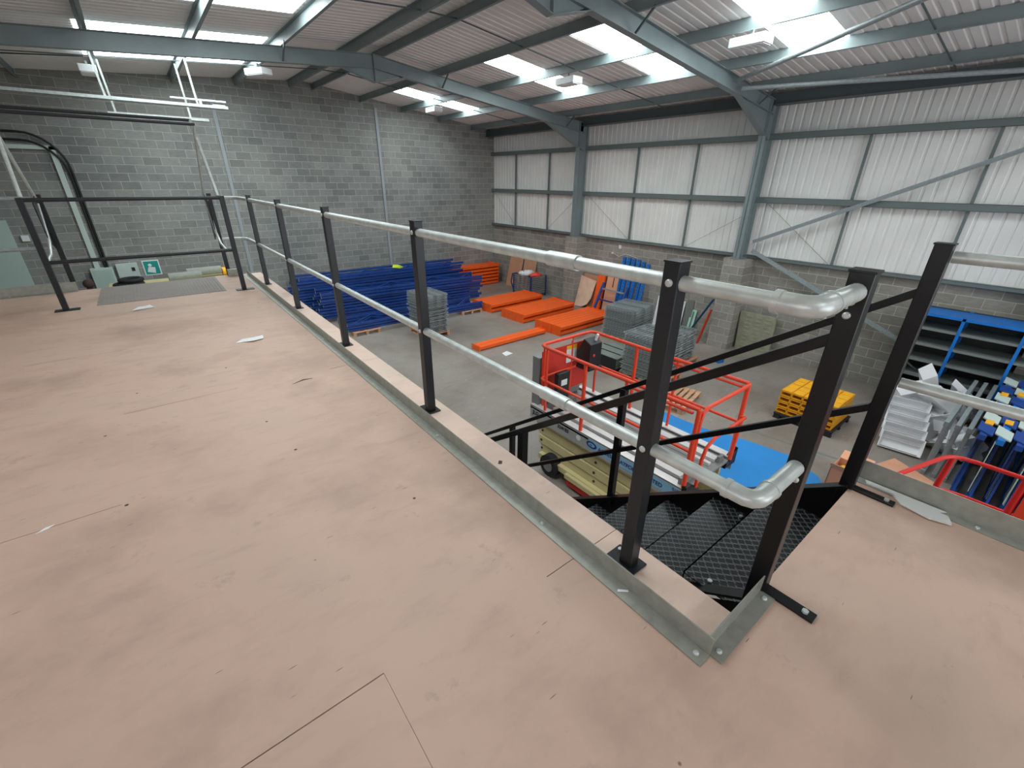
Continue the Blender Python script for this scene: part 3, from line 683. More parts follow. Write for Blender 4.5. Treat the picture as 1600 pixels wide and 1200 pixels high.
pallet(8.6, 4.75, G, 1.2, .9, R_(12), 'bare reddish wooden pallet on the floor right of the wire decks')
# strapped grey pack
r = empty('strapped_pack', (9.2, 6.95, G)); q = MB()
for k in range(3):
    for j in range(3): q.cbox((8.85+k*.36+.0, 7.05-.0, G+.16+j*.1), (.34, 1.0, .09))
pk = q.build('panels', 'greyp', r, .004)
for xx in (8.85-.18, 9.03, 9.39): q = MB(); q.box(xx-.012, xx+.012, 6.53, 7.57, G+.11, G+.42); q.build('strap', 'rubber', r)
q = MB(); q.box(8.7, 9.7, 6.6, 7.5, G, G+.11); q.build('base', 'black', r)
tag(r, 'low pack of grey green panels held by black straps beside the wire decks', 'strapped pack')

# ---- things against the right block wall (leaning)
def lean_board(name, y0, y1, zt, m, lab, cat, foot=.35, th=.012, poly=None, xw=XW, children=None):
    """board leaning on the wall: foot at xw-foot, top at xw"""
    Lz = zt-G; L = math.hypot(Lz, foot-.01)
    d = Vector((foot-.01, 0, Lz)).normalized(); n = Vector((-d.z, 0, d.x))
    base = Vector((xw-foot, 0, G))
    r = MB()
    P = poly or [(y0, 0), (y1, 0), (y1, 1), (y0, 1)]
    f = [base+Vector((0, a, 0))+d*(b*L) for a, b in P]; n2 = n*th
    k = len(P); r.add(f+[v+n2 for v in f], [tuple(range(k)), tuple(range(k, 2*k))[::-1]]+[(i, (i+1) % k, k+(i+1) % k, k+i) for i in range(k)])
    return r, base, d, n, L
r_, *_ = lean_board('cardboard_sheet', 15.9, 16.85, G+1.45, 'card', '', ''); tag(r_.build('cardboard_sheet', 'card'), 'large brown cardboard sheet leaning in the far corner', 'cardboard')
r_, *_ = lean_board('cardboard_sheet', 15.0, 15.88, G+1.32, 'card', '', '', .3, poly=[(15.0, 0), (15.85, 0), (15.85, 1.0), (15.6, 1.03), (15.45, .97), (15.0, .99)]); tag(r_.build('cardboard_sheet', 'card'), 'torn brown cardboard sheet leaning behind the blue cage', 'cardboard')
# cage
cg = empty('pallet_cage', (12.75, 14.7, G))
cx0, cx1, cy0, cy1 = 12.3, 13.15, 14.15, 15.3
q = MB()
for x in (cx0, cx1):
    for y in (cy0, cy1): q.box(x-.03, x+.03, y-.03, y+.03, G, G+.88)
q.build('corner_post', 'navy', cg)
q = MB(); q.box(cx0, cx1, cy0, cy1, G+.1, G+.14)
for k in range(9):
    z = G+.16+k*.08
    q.box(cx0-.008, cx0, cy0, cy1, z, z+.05); q.box(cx0, cx1, cy0-.008, cy0, z, z+.05); q.box(cx1, cx1+.008, cy0, cy1, z, z+.05); q.box(cx0, cx1, cy1, cy1+.008, z, z+.05)
q.build('side_panel', 'alud', cg)
q = MB(); q.tube([(12.3, 15.3, G+.1), (12.22, 15.4, G+.5), (12.26, 15.36, G+.86), (12.4, 15.2, G+.9)], .03, 8); q.build('hose', 'navy', cg)
tag(cg, 'grey slatted pallet cage with blue corner posts near the far corner', 'cage')
q = MB(); q.ball((12.75, 14.85, G+.9), (.3, .25, .13), 5); q.ball((12.6, 15.05, G+.86), (.2, .2, .12), 5)
for v in q.v: v += Vector((random.uniform(-.03, .03),)*3)
tag(q.build('white_bag', 'paper'), 'crumpled white bag on top of the cage', 'bag')
q = MB(); q.ball((12.8, 14.4, G+.86), (.28, .22, .12), 5)
for v in q.v: v += Vector((random.uniform(-.04, .04), 0, random.uniform(-.02, .05)))
tag(q.build('red_bag', 'pinkred'), 'crumpled pinkish red bag on the near side of the cage', 'bag')
def upright_beam():
    r_, base, d, n, L = lean_board('p', 10.93, 11.25, -1.70, 'orange', '', '', .32, .10)
    e = empty('rack_beam', (13.1, 11.1, G)); r_.build('beam', 'orange', e)
    s = MB(); s.cbox(base+Vector((0, 11.09, 0))+d*(L+.004)+n*.05, (.12, .33, .01), Matrix((n, Vector((0, 1, 0)), d)).transposed()); s.build('end_connector', 'orange', e)
    tag(e, 'short orange beam standing upright against the wall beside the plywood offcut', 'rack beam')
upright_beam()
# plywood with rounded bottom
pts = [(12.62, .28), (12.5, .1), (12.2, .0), (11.75, .01), (11.5, .10), (11.38, .25), (11.32, .66), (12.1, .72), (12.28, .76), (12.2, 1.0), (12.28, 1.0), (12.42, .72), (12.6, .5)]
r_, *_ = lean_board('p', 0, 0, G+1.62, '', '', '', .45, .02, poly=pts); tag(r_.build('plywood_offcut', 'ply'), 'pale plywood offcut with a rounded bottom leaning on the wall', 'board')
r_, *_ = lean_board('p', 11.2, 12.1, G+1.25, '', '', '', .2); tag(r_.build('cardboard_sheet', 'card'), 'brown cardboard edge showing behind the plywood offcut', 'cardboard')
# moulded fibre pallet
r_, base, d, n, L = lean_board('p', 9.75, 10.85, G+1.55, '', '', '', .25, .05)
q = empty('moulded_pallet', (13.2, 10.3, G)); r_.build('panel', 'cardp', q)
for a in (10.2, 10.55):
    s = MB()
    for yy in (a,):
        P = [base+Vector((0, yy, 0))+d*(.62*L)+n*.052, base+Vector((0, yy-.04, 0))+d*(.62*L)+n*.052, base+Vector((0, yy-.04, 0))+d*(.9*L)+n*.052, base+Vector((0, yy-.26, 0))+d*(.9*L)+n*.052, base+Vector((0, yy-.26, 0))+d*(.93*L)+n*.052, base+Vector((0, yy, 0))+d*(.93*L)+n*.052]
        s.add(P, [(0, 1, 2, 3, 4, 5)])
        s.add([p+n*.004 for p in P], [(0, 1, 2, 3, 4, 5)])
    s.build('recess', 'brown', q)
tag(q, 'pinkish brown moulded pallet with two recesses leaning on the wall', 'moulded pallet')
# bright blue uprights leaning
zz = [(10.15, 10.25, G+2.12, .3), (9.92, 10.05, G+2.12, .42), (9.72, 9.84, G+2.1, .38), (9.5, 9.62, G+2.1, .44), (9.3, 9.4, G+2.05, .36), (9.1, 9.2, G+2.0, .5)]
nmz = ['farthest from the pier', 'second from the far end', 'third from the far end', 'fourth from the far end', 'fifth from the far end', 'nearest the viewer']
for i, (a, b_, zt, ft) in enumerate(zz):
    r_, base, d, n, L = lean_board('p', a, b_, zt, '', '', '', ft, .07)
    e = empty('blue_upright', (XW-ft, a, G)); r_.build('channel', 'bblue', e)
    s = MB()
    for k in range(20):
        c = base+Vector((0, (a+b_)/2, 0))+d*(L*(k+.5)/20)+n*.071; s.cbox(c, (.003, .03, .05), Matrix((n, Vector((0, 1, 0)), d)).transposed())
    s.build('slot', 'navy', e)
    tag(e, 'bright blue rack upright leaning on the block wall, '+nmz[i], 'rack upright', None)
q = empty('rack_frame', (12.7, 10.2, G)); 
for yy in (9.65, 10.75):
    s = MB(); s.bar((12.45, yy, G), (13.0, yy, G+1.15), .08, .07, (1, 0, 0)); s.build('upright', 'blue', q)
for t in (.5, .82):
    s = MB(); s.bar((12.45+.55*t, 9.65, G+1.15*t), (12.45+.55*t, 10.75, G+1.15*t), .04, .05); s.build('cross_bar', 'blue' if t < .6 else 'galvd', q)
tag(q, 'short dark blue ladder frame leaning behind the wire decks', 'rack frame')
r_, *_ = lean_board('p', 7.55, 8.6, G+1.02, '', '', '', .15); tag(r_.build('white_board', 'white'), 'white board with a pinkish tint against the wall behind the black post', 'board')
r_, *_ = lean_board('p', 7.25, 7.5, G+1.1, '', '', '', .12); tag(r_.build('grey_board', 'greyp'), 'narrow grey board beside the mint strip', 'board')
r_, base, d, n, L = lean_board('p', 7.1, 7.3, G+.82, '', '', '', .18); e = empty('mint_strip', (13.2, 7.2, G)); r_.build('frame', 'mint', e)
s = MB(); s.add([base+Vector((0, 7.17, 0))+d*.08*L+n*.014, base+Vector((0, 7.23, 0))+d*.08*L+n*.014, base+Vector((0, 7.23, 0))+d*.92*L+n*.014, base+Vector((0, 7.17, 0))+d*.92*L+n*.014], [(0, 1, 2, 3)]); s.build('slot', 'greyp', e)
tag(e, 'pale mint green strip with a darker middle leaning on the wall', 'strip')
s = MB(); s.bar((12.75, 7.05, G), (12.85, 6.38, -1.9), .03, .10, (1, 0, 0)); tag(s.build('navy_plank', 'navy'), 'navy blue plank leaning against the block pier', 'plank')
s = MB(); s.bar((12.7, 6.55, G), (12.8, 6.36, -2.2), .03, .12, (1, 0, 0)); tag(s.build('red_plank', 'dpink'), 'red plank leaning against the block pier', 'plank')
s = MB(); s.prism([(4.62, G), (5.6, G), (5.66, -2.14), (4.66, -2.14)], 13.2, 13.28, 'x')
for k in range(9):
    for j in range(3): s.box(13.185, 13.2, 4.75+j*.28, 4.75+j*.28+.16, G+.12+k*.115, G+.16+k*.115)
tag(s.build('slotted_board', 'greyb'), 'grey green slotted board standing against the wall right of the pier', 'board')
s = MB(); s.box(XW-.04, XW, 10.44, 10.53, -.92, -.80); tag(s.build('wall_socket', 'lamp'), 'small white box high on the block wall', 'wall socket')
s = MB(); s.box(XW-.04, XW, 10.78, 10.84, -1.14, -1.08); s.tube([(XW-.02, 10.78, -1.1), (XW-.03, 10.5, -1.2), (XW-.02, 10.2, -1.08), (XW-.02, 9.7, -1.15)], .008, 6); tag(s.build('wall_cable', 'lamp'), 'tiny white socket with trailing cable above the blue uprights', 'wall socket')

# ---- blue shelf racking
rk = empty('shelf_rack', (12.65, .2, G))
sy = [1.82, .97, .1, -.8, -1.7]
for y in sy:
    for x in (12.3, 13.0):
        s = MB(); s.box(x-.02, x+.02, y-.025, y+.025, G, -1.1); s.build('upright', 'bblue', rk)
for k in range(4):
    for z in (-1.12,):
        s = MB(); s.box(12.28, 13.02, sy[k+1], sy[k], z-.05, z); s.build('top_shelf', 'bblue' if True else 'shelf', rk)
    for z in (-1.42, -1.76, -2.1, -2.44, -2.78, -3.1):
        s = MB(); s.box(12.3, 13.0, sy[k+1]+.02, sy[k]-.02, z-.012, z); s.box(12.29, 12.296, sy[k+1]+.02, sy[k]-.02, z-.045, z+.005); s.build('shelf', 'shelf', rk)
s = MB(); s.box(13.02, 13.03, sy[-1], sy[0], G, -1.1); s.build('back_panel', 'darkb', rk)
s = MB(); s.box(12.32, 13.0, sy[0]-.004, sy[0]+.004, G, -1.14); s.build('side_panel', 'darkb', rk)
s = MB(); s.bar((12.31, 1.75, -2.1), (12.98, 1.1, -2.75), .03, .03); s.build('brace', 'shelf', rk)
tag(rk, 'blue framed shelving with grey shelves against the wall at right', 'shelving')

# ---- yellow stack
pallet(10.15, 2.4, G, 1.1, 1.1, 0, 'black plastic pallet under the yellow crates', 'rubber', 'plastic_pallet')
yp = empty('yellow_crate'); s = MB(); w, d, hh, t = .205, .50, .125, .012
# crate oriented with openings on -x and -y sides
s.box(0, d, 0, w, hh-t, hh); s.box(0, d, 0, w, 0, t); s.box(0, d, 0, t, 0, hh); s.box(0, d, w-t, w, 0, hh); s.box(d/2, d/2+t, 0, w, 0, hh)
s.box(0, .02, 0, w, 0, .03); s.box(0, .02, 0, w, hh-.03, hh)
s.build('body', 'yel', yp); s = MB()
for k in range(2): s.box(.03+k*.24, .22+k*.24, .02, w-.02, hh, hh+.004)
s.build('lid', 'yel', yp); yk = kids(yp); first = True
for L in range(4):
    for i in range(2):
        for j in range(5):
            loc = (9.66+i*.505, 1.90+j*.21, G+.126+L*.129)
            if first: o = yp; first = False; o.location = loc
            else: o = copy_thing(yp, loc, None, yk)
            lay = ['bottom', 'second', 'third', 'top'][L]
            tag(o, 'yellow crate, %s layer, %s column from the viewer, %s row on the black pallet' % (lay, ordn(j+1), 'open front' if i == 0 else 'back'), 'crate', 'yellow crates on the black pallet')
# ---- white trays pile
def tray(name, c, dim, R, lab, grp=None, openz=True, m='white'):
    s = MB(); w, d, hh = dim; t = .012
    X = Matrix.Translation(Vector(c)) @ R.to_4x4(); s.X = X
    fl = .86
    def side(a, b_): pass
    # tapered open tray
    B = [(-w/2*fl, -d/2*fl, 0), (w/2*fl, -d/2*fl, 0), (w/2*fl, d/2*fl, 0), (-w/2*fl, d/2*fl, 0)]; T = [(-w/2, -d/2, hh), (w/2, -d/2, hh), (w/2, d/2, hh), (-w/2, d/2, hh)]
    Bi = [(x*.97, y*.97, t) for x, y, z in B]; Ti = [(x*.96, y*.96, hh) for x, y, z in T]
    s.add(B+T, [(3, 2, 1, 0), (0, 1, 5, 4), (1, 2, 6, 5), (2, 3, 7, 6), (3, 0, 4, 7)]); s.add(Bi+Ti, [(0, 1, 2, 3), (4, 5, 1, 0), (5, 6, 2, 1), (6, 7, 3, 2), (7, 4, 0, 3)])
    s.add(T+Ti, [(0, 1, 5, 4), (1, 2, 6, 5), (2, 3, 7, 6), (3, 0, 4, 7)])
    return tag(s.build(name, m), lab, 'tray', grp)
E3 = lambda a, b_, c: Euler((R_(a), R_(b_), R_(c))).to_matrix()
# nested row standing at left of pile
for k in range(6):
    tray('white_tray', (10.25+k*.22, .90+k*.05, G+.06+k*.10), (.34, .64, .16), E3(0, -48, 8), 'white plastic tray in the slanted nested row, %s from the viewer' % ['first', 'second', 'third', 'fourth', 'fifth', 'sixth'][k])
spec = [((10.8, .30, G+.12), (.75, .5, .28), E3(60, 10, 30)), ((11.1, .55, G+.1), (.8, .6, .3), E3(-50, 30, 70)), ((11.35, .75, G+.62), (.8, .5, .25), E3(20, -35, 120)), ((11.35, .9, G+.3), (.7, .6, .3), E3(110, 0, 15)),
        ((11.7, .6, G+.25), (.85, .55, .3), E3(70, 25, -40)), ((11.5, 1.2, G+.5), (.9, .55, .22), E3(-30, 50, 20)), ((11.8, 1.05, G+.65), (1.2, .42, .22), E3(35, 60, -30)), ((12.0, .45, G+.62), (.75, .65, .1), E3(50, -25, 60)),
        ((11.2, .3, G+.25), (.6, .6, .2), E3(15, 10, 80)), ((10.75, .25, G+.32), (.6, .5, .2), E3(150, 10, 50)), ((11.95, 1.35, G+.2), (.6, .5, .3), E3(0, 0, 30)), ((11.45, .55, G+.55), (.7, .5, .2), E3(-40, -20, 10)), ((12.05, .15, G+.2), (.6, .6, .3), E3(10, 0, 15)),
        ((11.55, 1.35, G+.25), (.6, .6, .3), E3(30, 10, 15)), ((11.6, 1.25, G+.15), (.6, .6, .3), E3(-20, 10, 45))]
desc = ['tipped on its side at the front of the pile', 'leaning at the right front of the pile', 'lying across the middle of the pile', 'standing on edge in the middle of the pile', 'leaning at the right of the pile', 'propped near the back of the pile', 'long one jutting from the top of the pile', 'flat wide one at the top right of the pile', 'low one near the grey bundle', 'upturned at the very front of the pile', 'upright at the back of the pile', 'resting on others at the right', 'upright by the shelving', 'buried at the back left of the pile', 'buried behind the nested row']
for (c, d_, R), ds in zip(spec, desc): tray('white_tray', c, d_, R, 'white plastic tray '+ds)
s = MB(); s.bar((10.75, .25, G+.1), (11.3, .05, G+.45), .35, .012); tag(s.build('cardboard_flap', 'card'), 'brown cardboard flap under the right side of the white trays', 'cardboard')
s = MB(); s.tube([(11.0, .15, G+.5), (11.3, .1, G+.62), (11.6, 0, G+.55)], .06, 8); s.tube([(11.1, .3, G+.55), (11.4, .2, G+.5)], .05, 8); tag(s.build('dark_roll', 'brown'), 'dark brown roll beside the white trays', 'roll')

# ---- upright frames with sheets at the far right (blue, grey, yellow)
for k in range(3):
    e = empty('barred_steel_stillage', (9.5, .42-k*.14, G)); y = .42-k*.14
    for z in (G+.04, G+1.0):
        s = MB(); s.box(9.55, 12.3, y-.03, y+.03, z-.04, z+.04); s.build('rail', 'galvd', e)
    for j in range(10):
        s = MB(); x = 9.6+j*.29; s.bar((x, y, G+.06), (x+.1, y, G+1.0), .03, .05, (0, 1, 0)); s.build('bar', 'galvd', e)
    tag(e, 'galvanised barred frame standing on edge, %s from the white trays' % ['first', 'second', 'third'][k], 'steel frame')
for k in range(6):
    y = -.02-k*.19; zt = G+1.25
    e = empty('panelled_stillage', (10.5, y, G))
    for z in (G+.04, zt-.04):
        s = MB(); s.box(8.9, 12.2, y-.04, y+.04, z-.04, z+.04); s.build('rail', 'bblue' if k % 2 else 'blue', e)
    for j in range(7):
        x = 8.95+j*.46; s = MB(); s.bar((x, y, G+.06), (x+.35, y, zt-.06), .03, .17, (1, 0, 0)); s.build('panel', 'boxg' if j % 2 else 'blue', e)
    for j in range(6):
        x = 8.92+j*.55; s = MB(); s.box(x, x+.5, y+.04, y+.05, G+.3, zt-.08); s.build('side_panel', 'boxg' if (j+k) % 2 else 'blue', e); s = MB(); s.prism([(x, y-.09), (x+.36, y-.09), (x+.54, y+.09), (x+.16, y+.09)], zt, zt+.02, 'z'); s.build('top_panel', 'boxg' if (j+k) % 2 else 'blue', e)
    s = MB()
    for j in range(2): s.box(9.35+j*1.6+.23*(k % 3), 9.55+j*1.6+.23*(k % 3), y-.045, y+.045, zt-.07, zt+.03)
    s.build('clip', 'yel', e)
    tag(e, 'blue frame with pale panels and yellow clips, %s from the barred grey frames' % ['first', 'second', 'third', 'fourth', 'fifth', 'sixth'][k], 'steel frame')

# ---- cardboard on floor near stairs, mat, litter
bx = empty('cardboard_box', (7.8, 1.1, G)); cxx, cyy, w = 7.85, 1.12, .42
s = MB(); z0, z1 = G, G+.48
for a in ((cxx-w/2, cxx-w/2+.008, cyy-w/2, cyy+w/2), (cxx+w/2-.008, cxx+w/2, cyy-w/2, cyy+w/2), (cxx-w/2, cxx+w/2, cyy-w/2, cyy-w/2+.008), (cxx-w/2, cxx+w/2, cyy+w/2-.008, cyy+w/2)): s.box(*a, z0, z1)
s.box(cxx-w/2, cxx+w/2, cyy-w/2, cyy+w/2, z0, z0+.01); s.build('body', 'card', bx)
for a, c in (((cxx-w/2, cyy, z1), (cxx-w/2-.14, cyy, z1+.14)), ((cxx+w/2, cyy, z1), (cxx+w/2+.16, cyy, z1+.08))): s = MB(); s.bar(a, c, w, .008); s.build('flap', 'cardp', bx)
tag(bx, 'open brown cardboard box on the floor between the two tall stair posts', 'box')
s = MB(); s.ball((cxx, cyy, G+.33), (.16, .16, .13), 5)
for v in s.v: v += Vector((random.uniform(-.02, .02),)*3)
tag(s.build('yellow_packing', 'yel'), 'yellow plastic piece inside the open cardboard box', 'packing')
s = MB(); s.prism([(8.5, .55), (8.65, .75), (9.2, 1.02), (9.75, .85), (9.35, .15), (8.9, .1)], G, G+.012, 'z')
s.X = None; tag(s.build('cardboard_sheet', 'cardp'), 'flat pinkish cardboard sheet on the floor right of the stair post', 'cardboard')
s = MB(); s.prism([(6.1, 4.9), (6.2, 2.2), (6.25, 1.3), (7.7, 1.3), (8.0, 1.5), (8.3, 2.1), (8.2, 2.8), (7.95, 3.6), (7.9, 4.7)], G, G+.006, 'z'); tag(s.build('floor_mat', 'mat'), 'large bright blue sheet on the floor beside the lift', 'mat')
s = MB(); s.bar((8.55, 3.35, G+.002), (8.95, 1.2, G+.002), .05, .004); struct(s.build('trim_9', 'greyp', keep=True), 'worn pale line painted on the concrete floor')
for i, (x, y, w, lab) in enumerate(((8.2, 7.9, .25, 'white sheet of paper on the floor behind the lift control end'), (9.1, 2.15, .14, 'small white paper scrap on the floor beside the yellow crates'), (7.2, 9.3, .3, 'pale sheet on the floor near the two lone orange beams'), (12.6, 12.9, .18, 'white scrap on the floor by the block pier'))):
    s = MB(); s.prism([(x, y), (x+w, y+.04), (x+w*.9, y+w), (x+.05, y+w*.8)], G+.001, G+.004); tag(s.build('paper_scrap', 'paper'), lab, 'paper scrap')
s = MB(); s.prism([(11.6, 5.25), (11.8, 5.2), (11.85, 5.4), (11.65, 5.45)], G, G+.1); tag(s.build('blue_offcut', 'bblue'), 'small bright blue block on the floor by the wire decks', 'block')

# ---- items near the gable at left
s = MB(); s.box(-1.5, -1.38, YG-.08, YG, -1.2, 2.02); s.box(-6, -1.38, YG-.08, YG, 1.94, 2.04); tag(s.build('cable_trunking', 'boxg'), 'pale trunking turning down the gable wall at far left', 'trunking')
for off, lab in ((0, 'outer'), (.12, 'inner')):
    s = MB(); s.tube([(-6, YG-.06, 2.36-off*1.6), (-2.0, YG-.06, 2.34-off*1.6), *[(-2.0+(.8-off*.5)*math.sin(a*PI/16), YG-.10, 2.34-off*1.6-(.9-off*.6)*(1-math.cos(a*PI/16))) for a in range(1, 8)], (-1.2-off*.5, YG-.06, 1.35), (-1.2-off*.5, YG-.06, .5), (-1.2-off*.5, YG-.06, -1.2)], .028, 8)
    tag(s.build('black_cable', 'cable'), '%s black cable bending down beside the trunking on the gable' % lab, 'cable')
e = empty('switch_box', (-1.3, YG-.1, -1.85)); s = MB(); s.box(-1.62, -1.1, YG-.2, YG, -1.85, -1.2); s.build('case', 'boxg', e, .01); s = MB(); s.box(-1.58, -1.14, YG-.21, YG-.2, -1.8, -1.25); s.build('lid', 'door', e); tag(e, 'larger pale grey electrical box on the gable below the trunking', 'electrical box')
e = empty('switch_box', (-.8, YG-.1, -1.7)); s = MB(); s.box(-1.02, -.5, YG-.18, YG, -1.75, -1.13); s.build('case', 'boxg', e, .01); s = MB(); s.box(-.66, -.58, YG-.2, YG-.18, -1.35, -1.25); s.build('handle', 'plast', e); tag(e, 'pale electrical box with a black handle between the other box and the green sign', 'electrical box')
e = empty('safety_sign', (-.1, YG-.01, -1.7)); s = MB(); s.box(-.38, .05, YG-.012, YG, -1.56, -1.1); s.build('panel', 'lamp', e)
s = MB(); s.box(-.35, .02, YG-.016, YG-.012, -1.53, -1.13); s.build('green_field', 'green', e)
s = MB(); s.ball((-.2, YG-.018, -1.25), (.05, .004, .05), 5); s.prism([(-.3, -1.45), (-.1, -1.5), (-.08, -1.32), (-.25, -1.3)], YG-.02, YG-.016, 'y'); s.build('symbol', 'lamp', e)
tag(e, 'square green and white safety sign on the gable wall', 'sign')
struct(MB().box(-3.9, -2.9, YG-.06, YG, G, .2).build('door_1', 'door', keep=True), 'pale door in the gable wall at far left')
s = MB(); s.box(-2.75, -2.6, YG-.06, YG, -.35, -.2); tag(s.build('white_socket', 'lamp'), 'small white fitting on the gable right of the pale door', 'wall socket')
# bench with rolls, seen above the ribbed plate
e = empty('cream_bench', (1.0, 16.2, G)); s = MB()
s.box(-1.2, 1.75, 15.6, 16.7, -1.5, -1.44)
s.build('shelf_top', 'cream', e)
for x in (-1.1, .3, 1.7):
    for y in (15.65, 16.65): s = MB(); s.box(x-.04, x+.04, y-.04, y+.04, G, -1.5); s.build('leg', 'black', e)
tag(e, 'cream topped bench below the gable behind the ribbed plate', 'bench')
for i, (xa, xb, y, z, m, lab) in enumerate(((.15, .95, 16.0, -1.32, 'roll', 'grey roll on the bench behind the ribbed plate, left one'), (.62, 1.5, 16.25, -1.27, 'roll', 'grey roll on the bench behind the ribbed plate, right one'))):
    s = MB(); s.tube([(xa, y, z), (xb, y+.05, z)], .12, 14); tag(s.build('carpet_roll', m), lab, 'roll')
s = MB(); s.tube([(1.51, 16.28, -1.32), (1.66, 16.3, -1.32)], .12, 12); tag(s.build('yellow_tub', 'yel'), 'orange yellow tub end beside the right grey roll', 'tub')
for i, (x, y, z, r_o) in enumerate(((-.75, 15.95, -1.385, .3), (-.68, 15.98, -1.275, .24))):
    s = MB(); pts = [(x+r_o*math.cos(t*PI/10), y+r_o*math.sin(t*PI/10), z) for t in range(21)]; s.tube(pts, .055, 8)
    tag(s.build('coiled_hose', 'rubber'), ['lower', 'upper'][i]+' black coil lying in front of the electrical boxes', 'coil')
s = MB(); s.box(-1.62, -1.5, 15.9, 16.1, G, -1.38); s.ball((-1.56, 16.0, -1.28), .12, 6); tag(s.build('fire_extinguisher', 'brown'), 'dark reddish object standing left of the electrical boxes', 'extinguisher')
# hanging lighting tray at left
for (xa, xb, y, z, lab) in ((-5.5, 2.3, 14.0, 2.78, 'long pale cable tray hanging at upper left'), (.0, 2.0, 15.2, 2.60, 'shorter pale cable tray hanging lower behind the long one')):
    e = empty('hanging_tray', ((xa+xb)/2, y, z)); s = MB(); s.box(xa, xb, y-.06, y+.06, z, z+.01); s.box(xa, xb, y-.06, y-.055, z, z+.07); s.box(xa, xb, y+.055, y+.06, z, z+.07); s.build('tray', 'galv', e)
    for x in ((-3.0, .05, 1.7) if y < 15 else (.15, 1.62)):
        s = MB(); s.bar((x, y, z), (x-.05, y, zr(x)+.0), .04, .03, (0, 1, 0)); s.build('hanger', 'galv', e)
    if y < 15:
        s = MB(); s.box(1.2, 2.3, y+.07, y+.12, z+.16, z+.19); s.box(1.75, 1.8, y+.07, y+.1, z, z+.16); s.build('white_batten', 'lamp', e)
        s = MB(); s.box(2.0, 2.25, y-.05, y+.06, z+.012, z+.09); s.build('small_box', 'lamp', e)
    tag(e, lab, 'cable tray')
s = MB(); s.bar((-6.9, 14.0, zr(-6.9)-.28), (-.1, 14.2, zr(0)-.12), .02, .02); tag(s.build('roof_wire', 'cable'), 'thin dark wire under the roof at upper left', 'wire')

# ================================================================== SCISSOR LIFT
X0, X1, Y0, Y1 = 4.37, 5.63, 2.05, 4.95; ZP = -2.15; ZT = -1.05
lf = empty('scissor_lift', (5.0, 3.5, G))
s = MB(); s.box(X0, X1, Y0, Y1, ZP-.06, ZP-.03); s.build('platform_floor', 'alud', lf)
for x, sg in ((X0, 1), (X1, -1)):
    s = MB(); s.box(min(x, x+sg*.012), max(x, x+sg*.012), Y0, Y1, ZP-.24, ZP); s.box(min(x, x+sg*.13), max(x, x+sg*.13), Y0, Y1, ZP-.01, ZP+.002)
    so = s.build('side_beam', 'alum', lf)
    s = MB(); s.box(min(x, x+sg*.12), max(x, x+sg*.12), Y0+.02, Y1-.02, ZP+.002, ZP+.006); s.build('top_strip', 'alu', so)
for x, w in ((X0+.26, .13), (X0+.47, .06), (X1-.30, .12), (X1-.47, .06)):
    s = MB(); s.box(x-w/2, x+w/2, Y0+.1, Y1-.35, ZP-.03, ZP+.012); s.build('floor_strip', 'alu', lf)
s = MB(); s.box(X0+.05, X0+.5, Y0+.08, Y0+.12, ZP-.1, ZP+.1); s.box(X1-.32, X1-.2, Y0+.05, Y0+.09, ZP-.08, ZP+.06); s.build('end_bracket', 'alud', lf)
# sticker + writing on the near side
s = MB(); s.box(X0-.003, X0-.001, 2.0+.06, 3.62, ZP-.19, ZP-.03); stk = s.build('sticker', 'sticker', lf)
s = MB(); pts = [(3.55+.10*math.cos(a*PI/8), ZP-.11+.055*math.sin(a*PI/8)) for a in range(16)]; s.prism(pts, X0-.006, X0-.003, 'x'); s.build('oval_logo', 'ink', lf)
s = MB(); pts = [(3.55+.065*math.cos(a*PI/8), ZP-.11+.030*math.sin(a*PI/8)) for a in range(16)]; s.prism(pts, X0-.008, X0-.006, 'x'); s.build('oval_logo_centre', 'sticker', lf)
text_obj('ap', .06, 'ink', (X0-.0085, 3.585, ZP-.125), (0, -1, 0), (0, 0, 1), lf)
text_obj('ACCESS PLATFORMS LIMITED', .083, 'ink', (X0-.005, 3.42, ZP-.14), (0, -1, 0), (0, 0, 1), lf, bold=.0012)
text_obj('0195\n2700', .062, 'ink', (X0-.005, 2.2, ZP-.085), (0, -1, 0), (0, 0, 1), lf)
text_obj('JLG', .10, 'ink2', (X0-.004, 4.88, ZP-.15), (0, -1, 0), (0, 0, 1), lf, bold=.003)
text_obj('3246ES', .085, 'ink2', (X0-.004, 4.28, ZP-.14), (0, -1, 0), (0, 0, 1), lf, bold=.002)
s = MB(); pts = [(3.82+.045*math.cos(a*PI/8), ZP-.12+.045*math.sin(a*PI/8)) for a in range(16)]; s.prism(pts, X0-.004, X0-.001, 'x'); s.build('round_sticker', 'lamp', lf)
# guard rails of the lift
def tb(name, pts, r=.02, m='lred', par=None): s = MB(); s.tube(pts, r, 10); return s.build(name, m, par or lf)
def rect_loop(z, gapl=True, y0=Y0+.03, y1=Y1-.17):
    rd = .09; P = [(X0+.03, y0, z), (X0+.03, y1-rd, z), (X0+.03+rd*.3, y1-rd*.3, z), (X0+.03+rd, y1, z), (X1-.05-rd, y1, z), (X1-.05-rd*.3, y1-rd*.3, z), (X1-.05, y1-rd, z), (X1-.05, y0, z)]
    return P
tb('top_rail', rect_loop(ZT), .027); tb('mid_rail', rect_loop(-1.62), .022); tb('inner_rail', [(X0+.03, 3.1, ZT-.07), (X0+.03, 2.15, ZT-.07)], .02); tb('inner_rail', [(X1-.05, 3.2, ZT-.07), (X1-.05, 2.1, ZT-.07)], .02)
for x in (X0+.03, X1-.05):
    for y in (4.62, 3.82, 3.1, 2.08): tb('upright', [(x, y, ZP), (x, y, ZT)], .029 if y < 2.5 or y == 3.82 else .022)
for x in (X0+.12, X0+.75): tb('upright', [(x, Y1-.17, ZP), (x, Y1-.17, ZT)], .018)
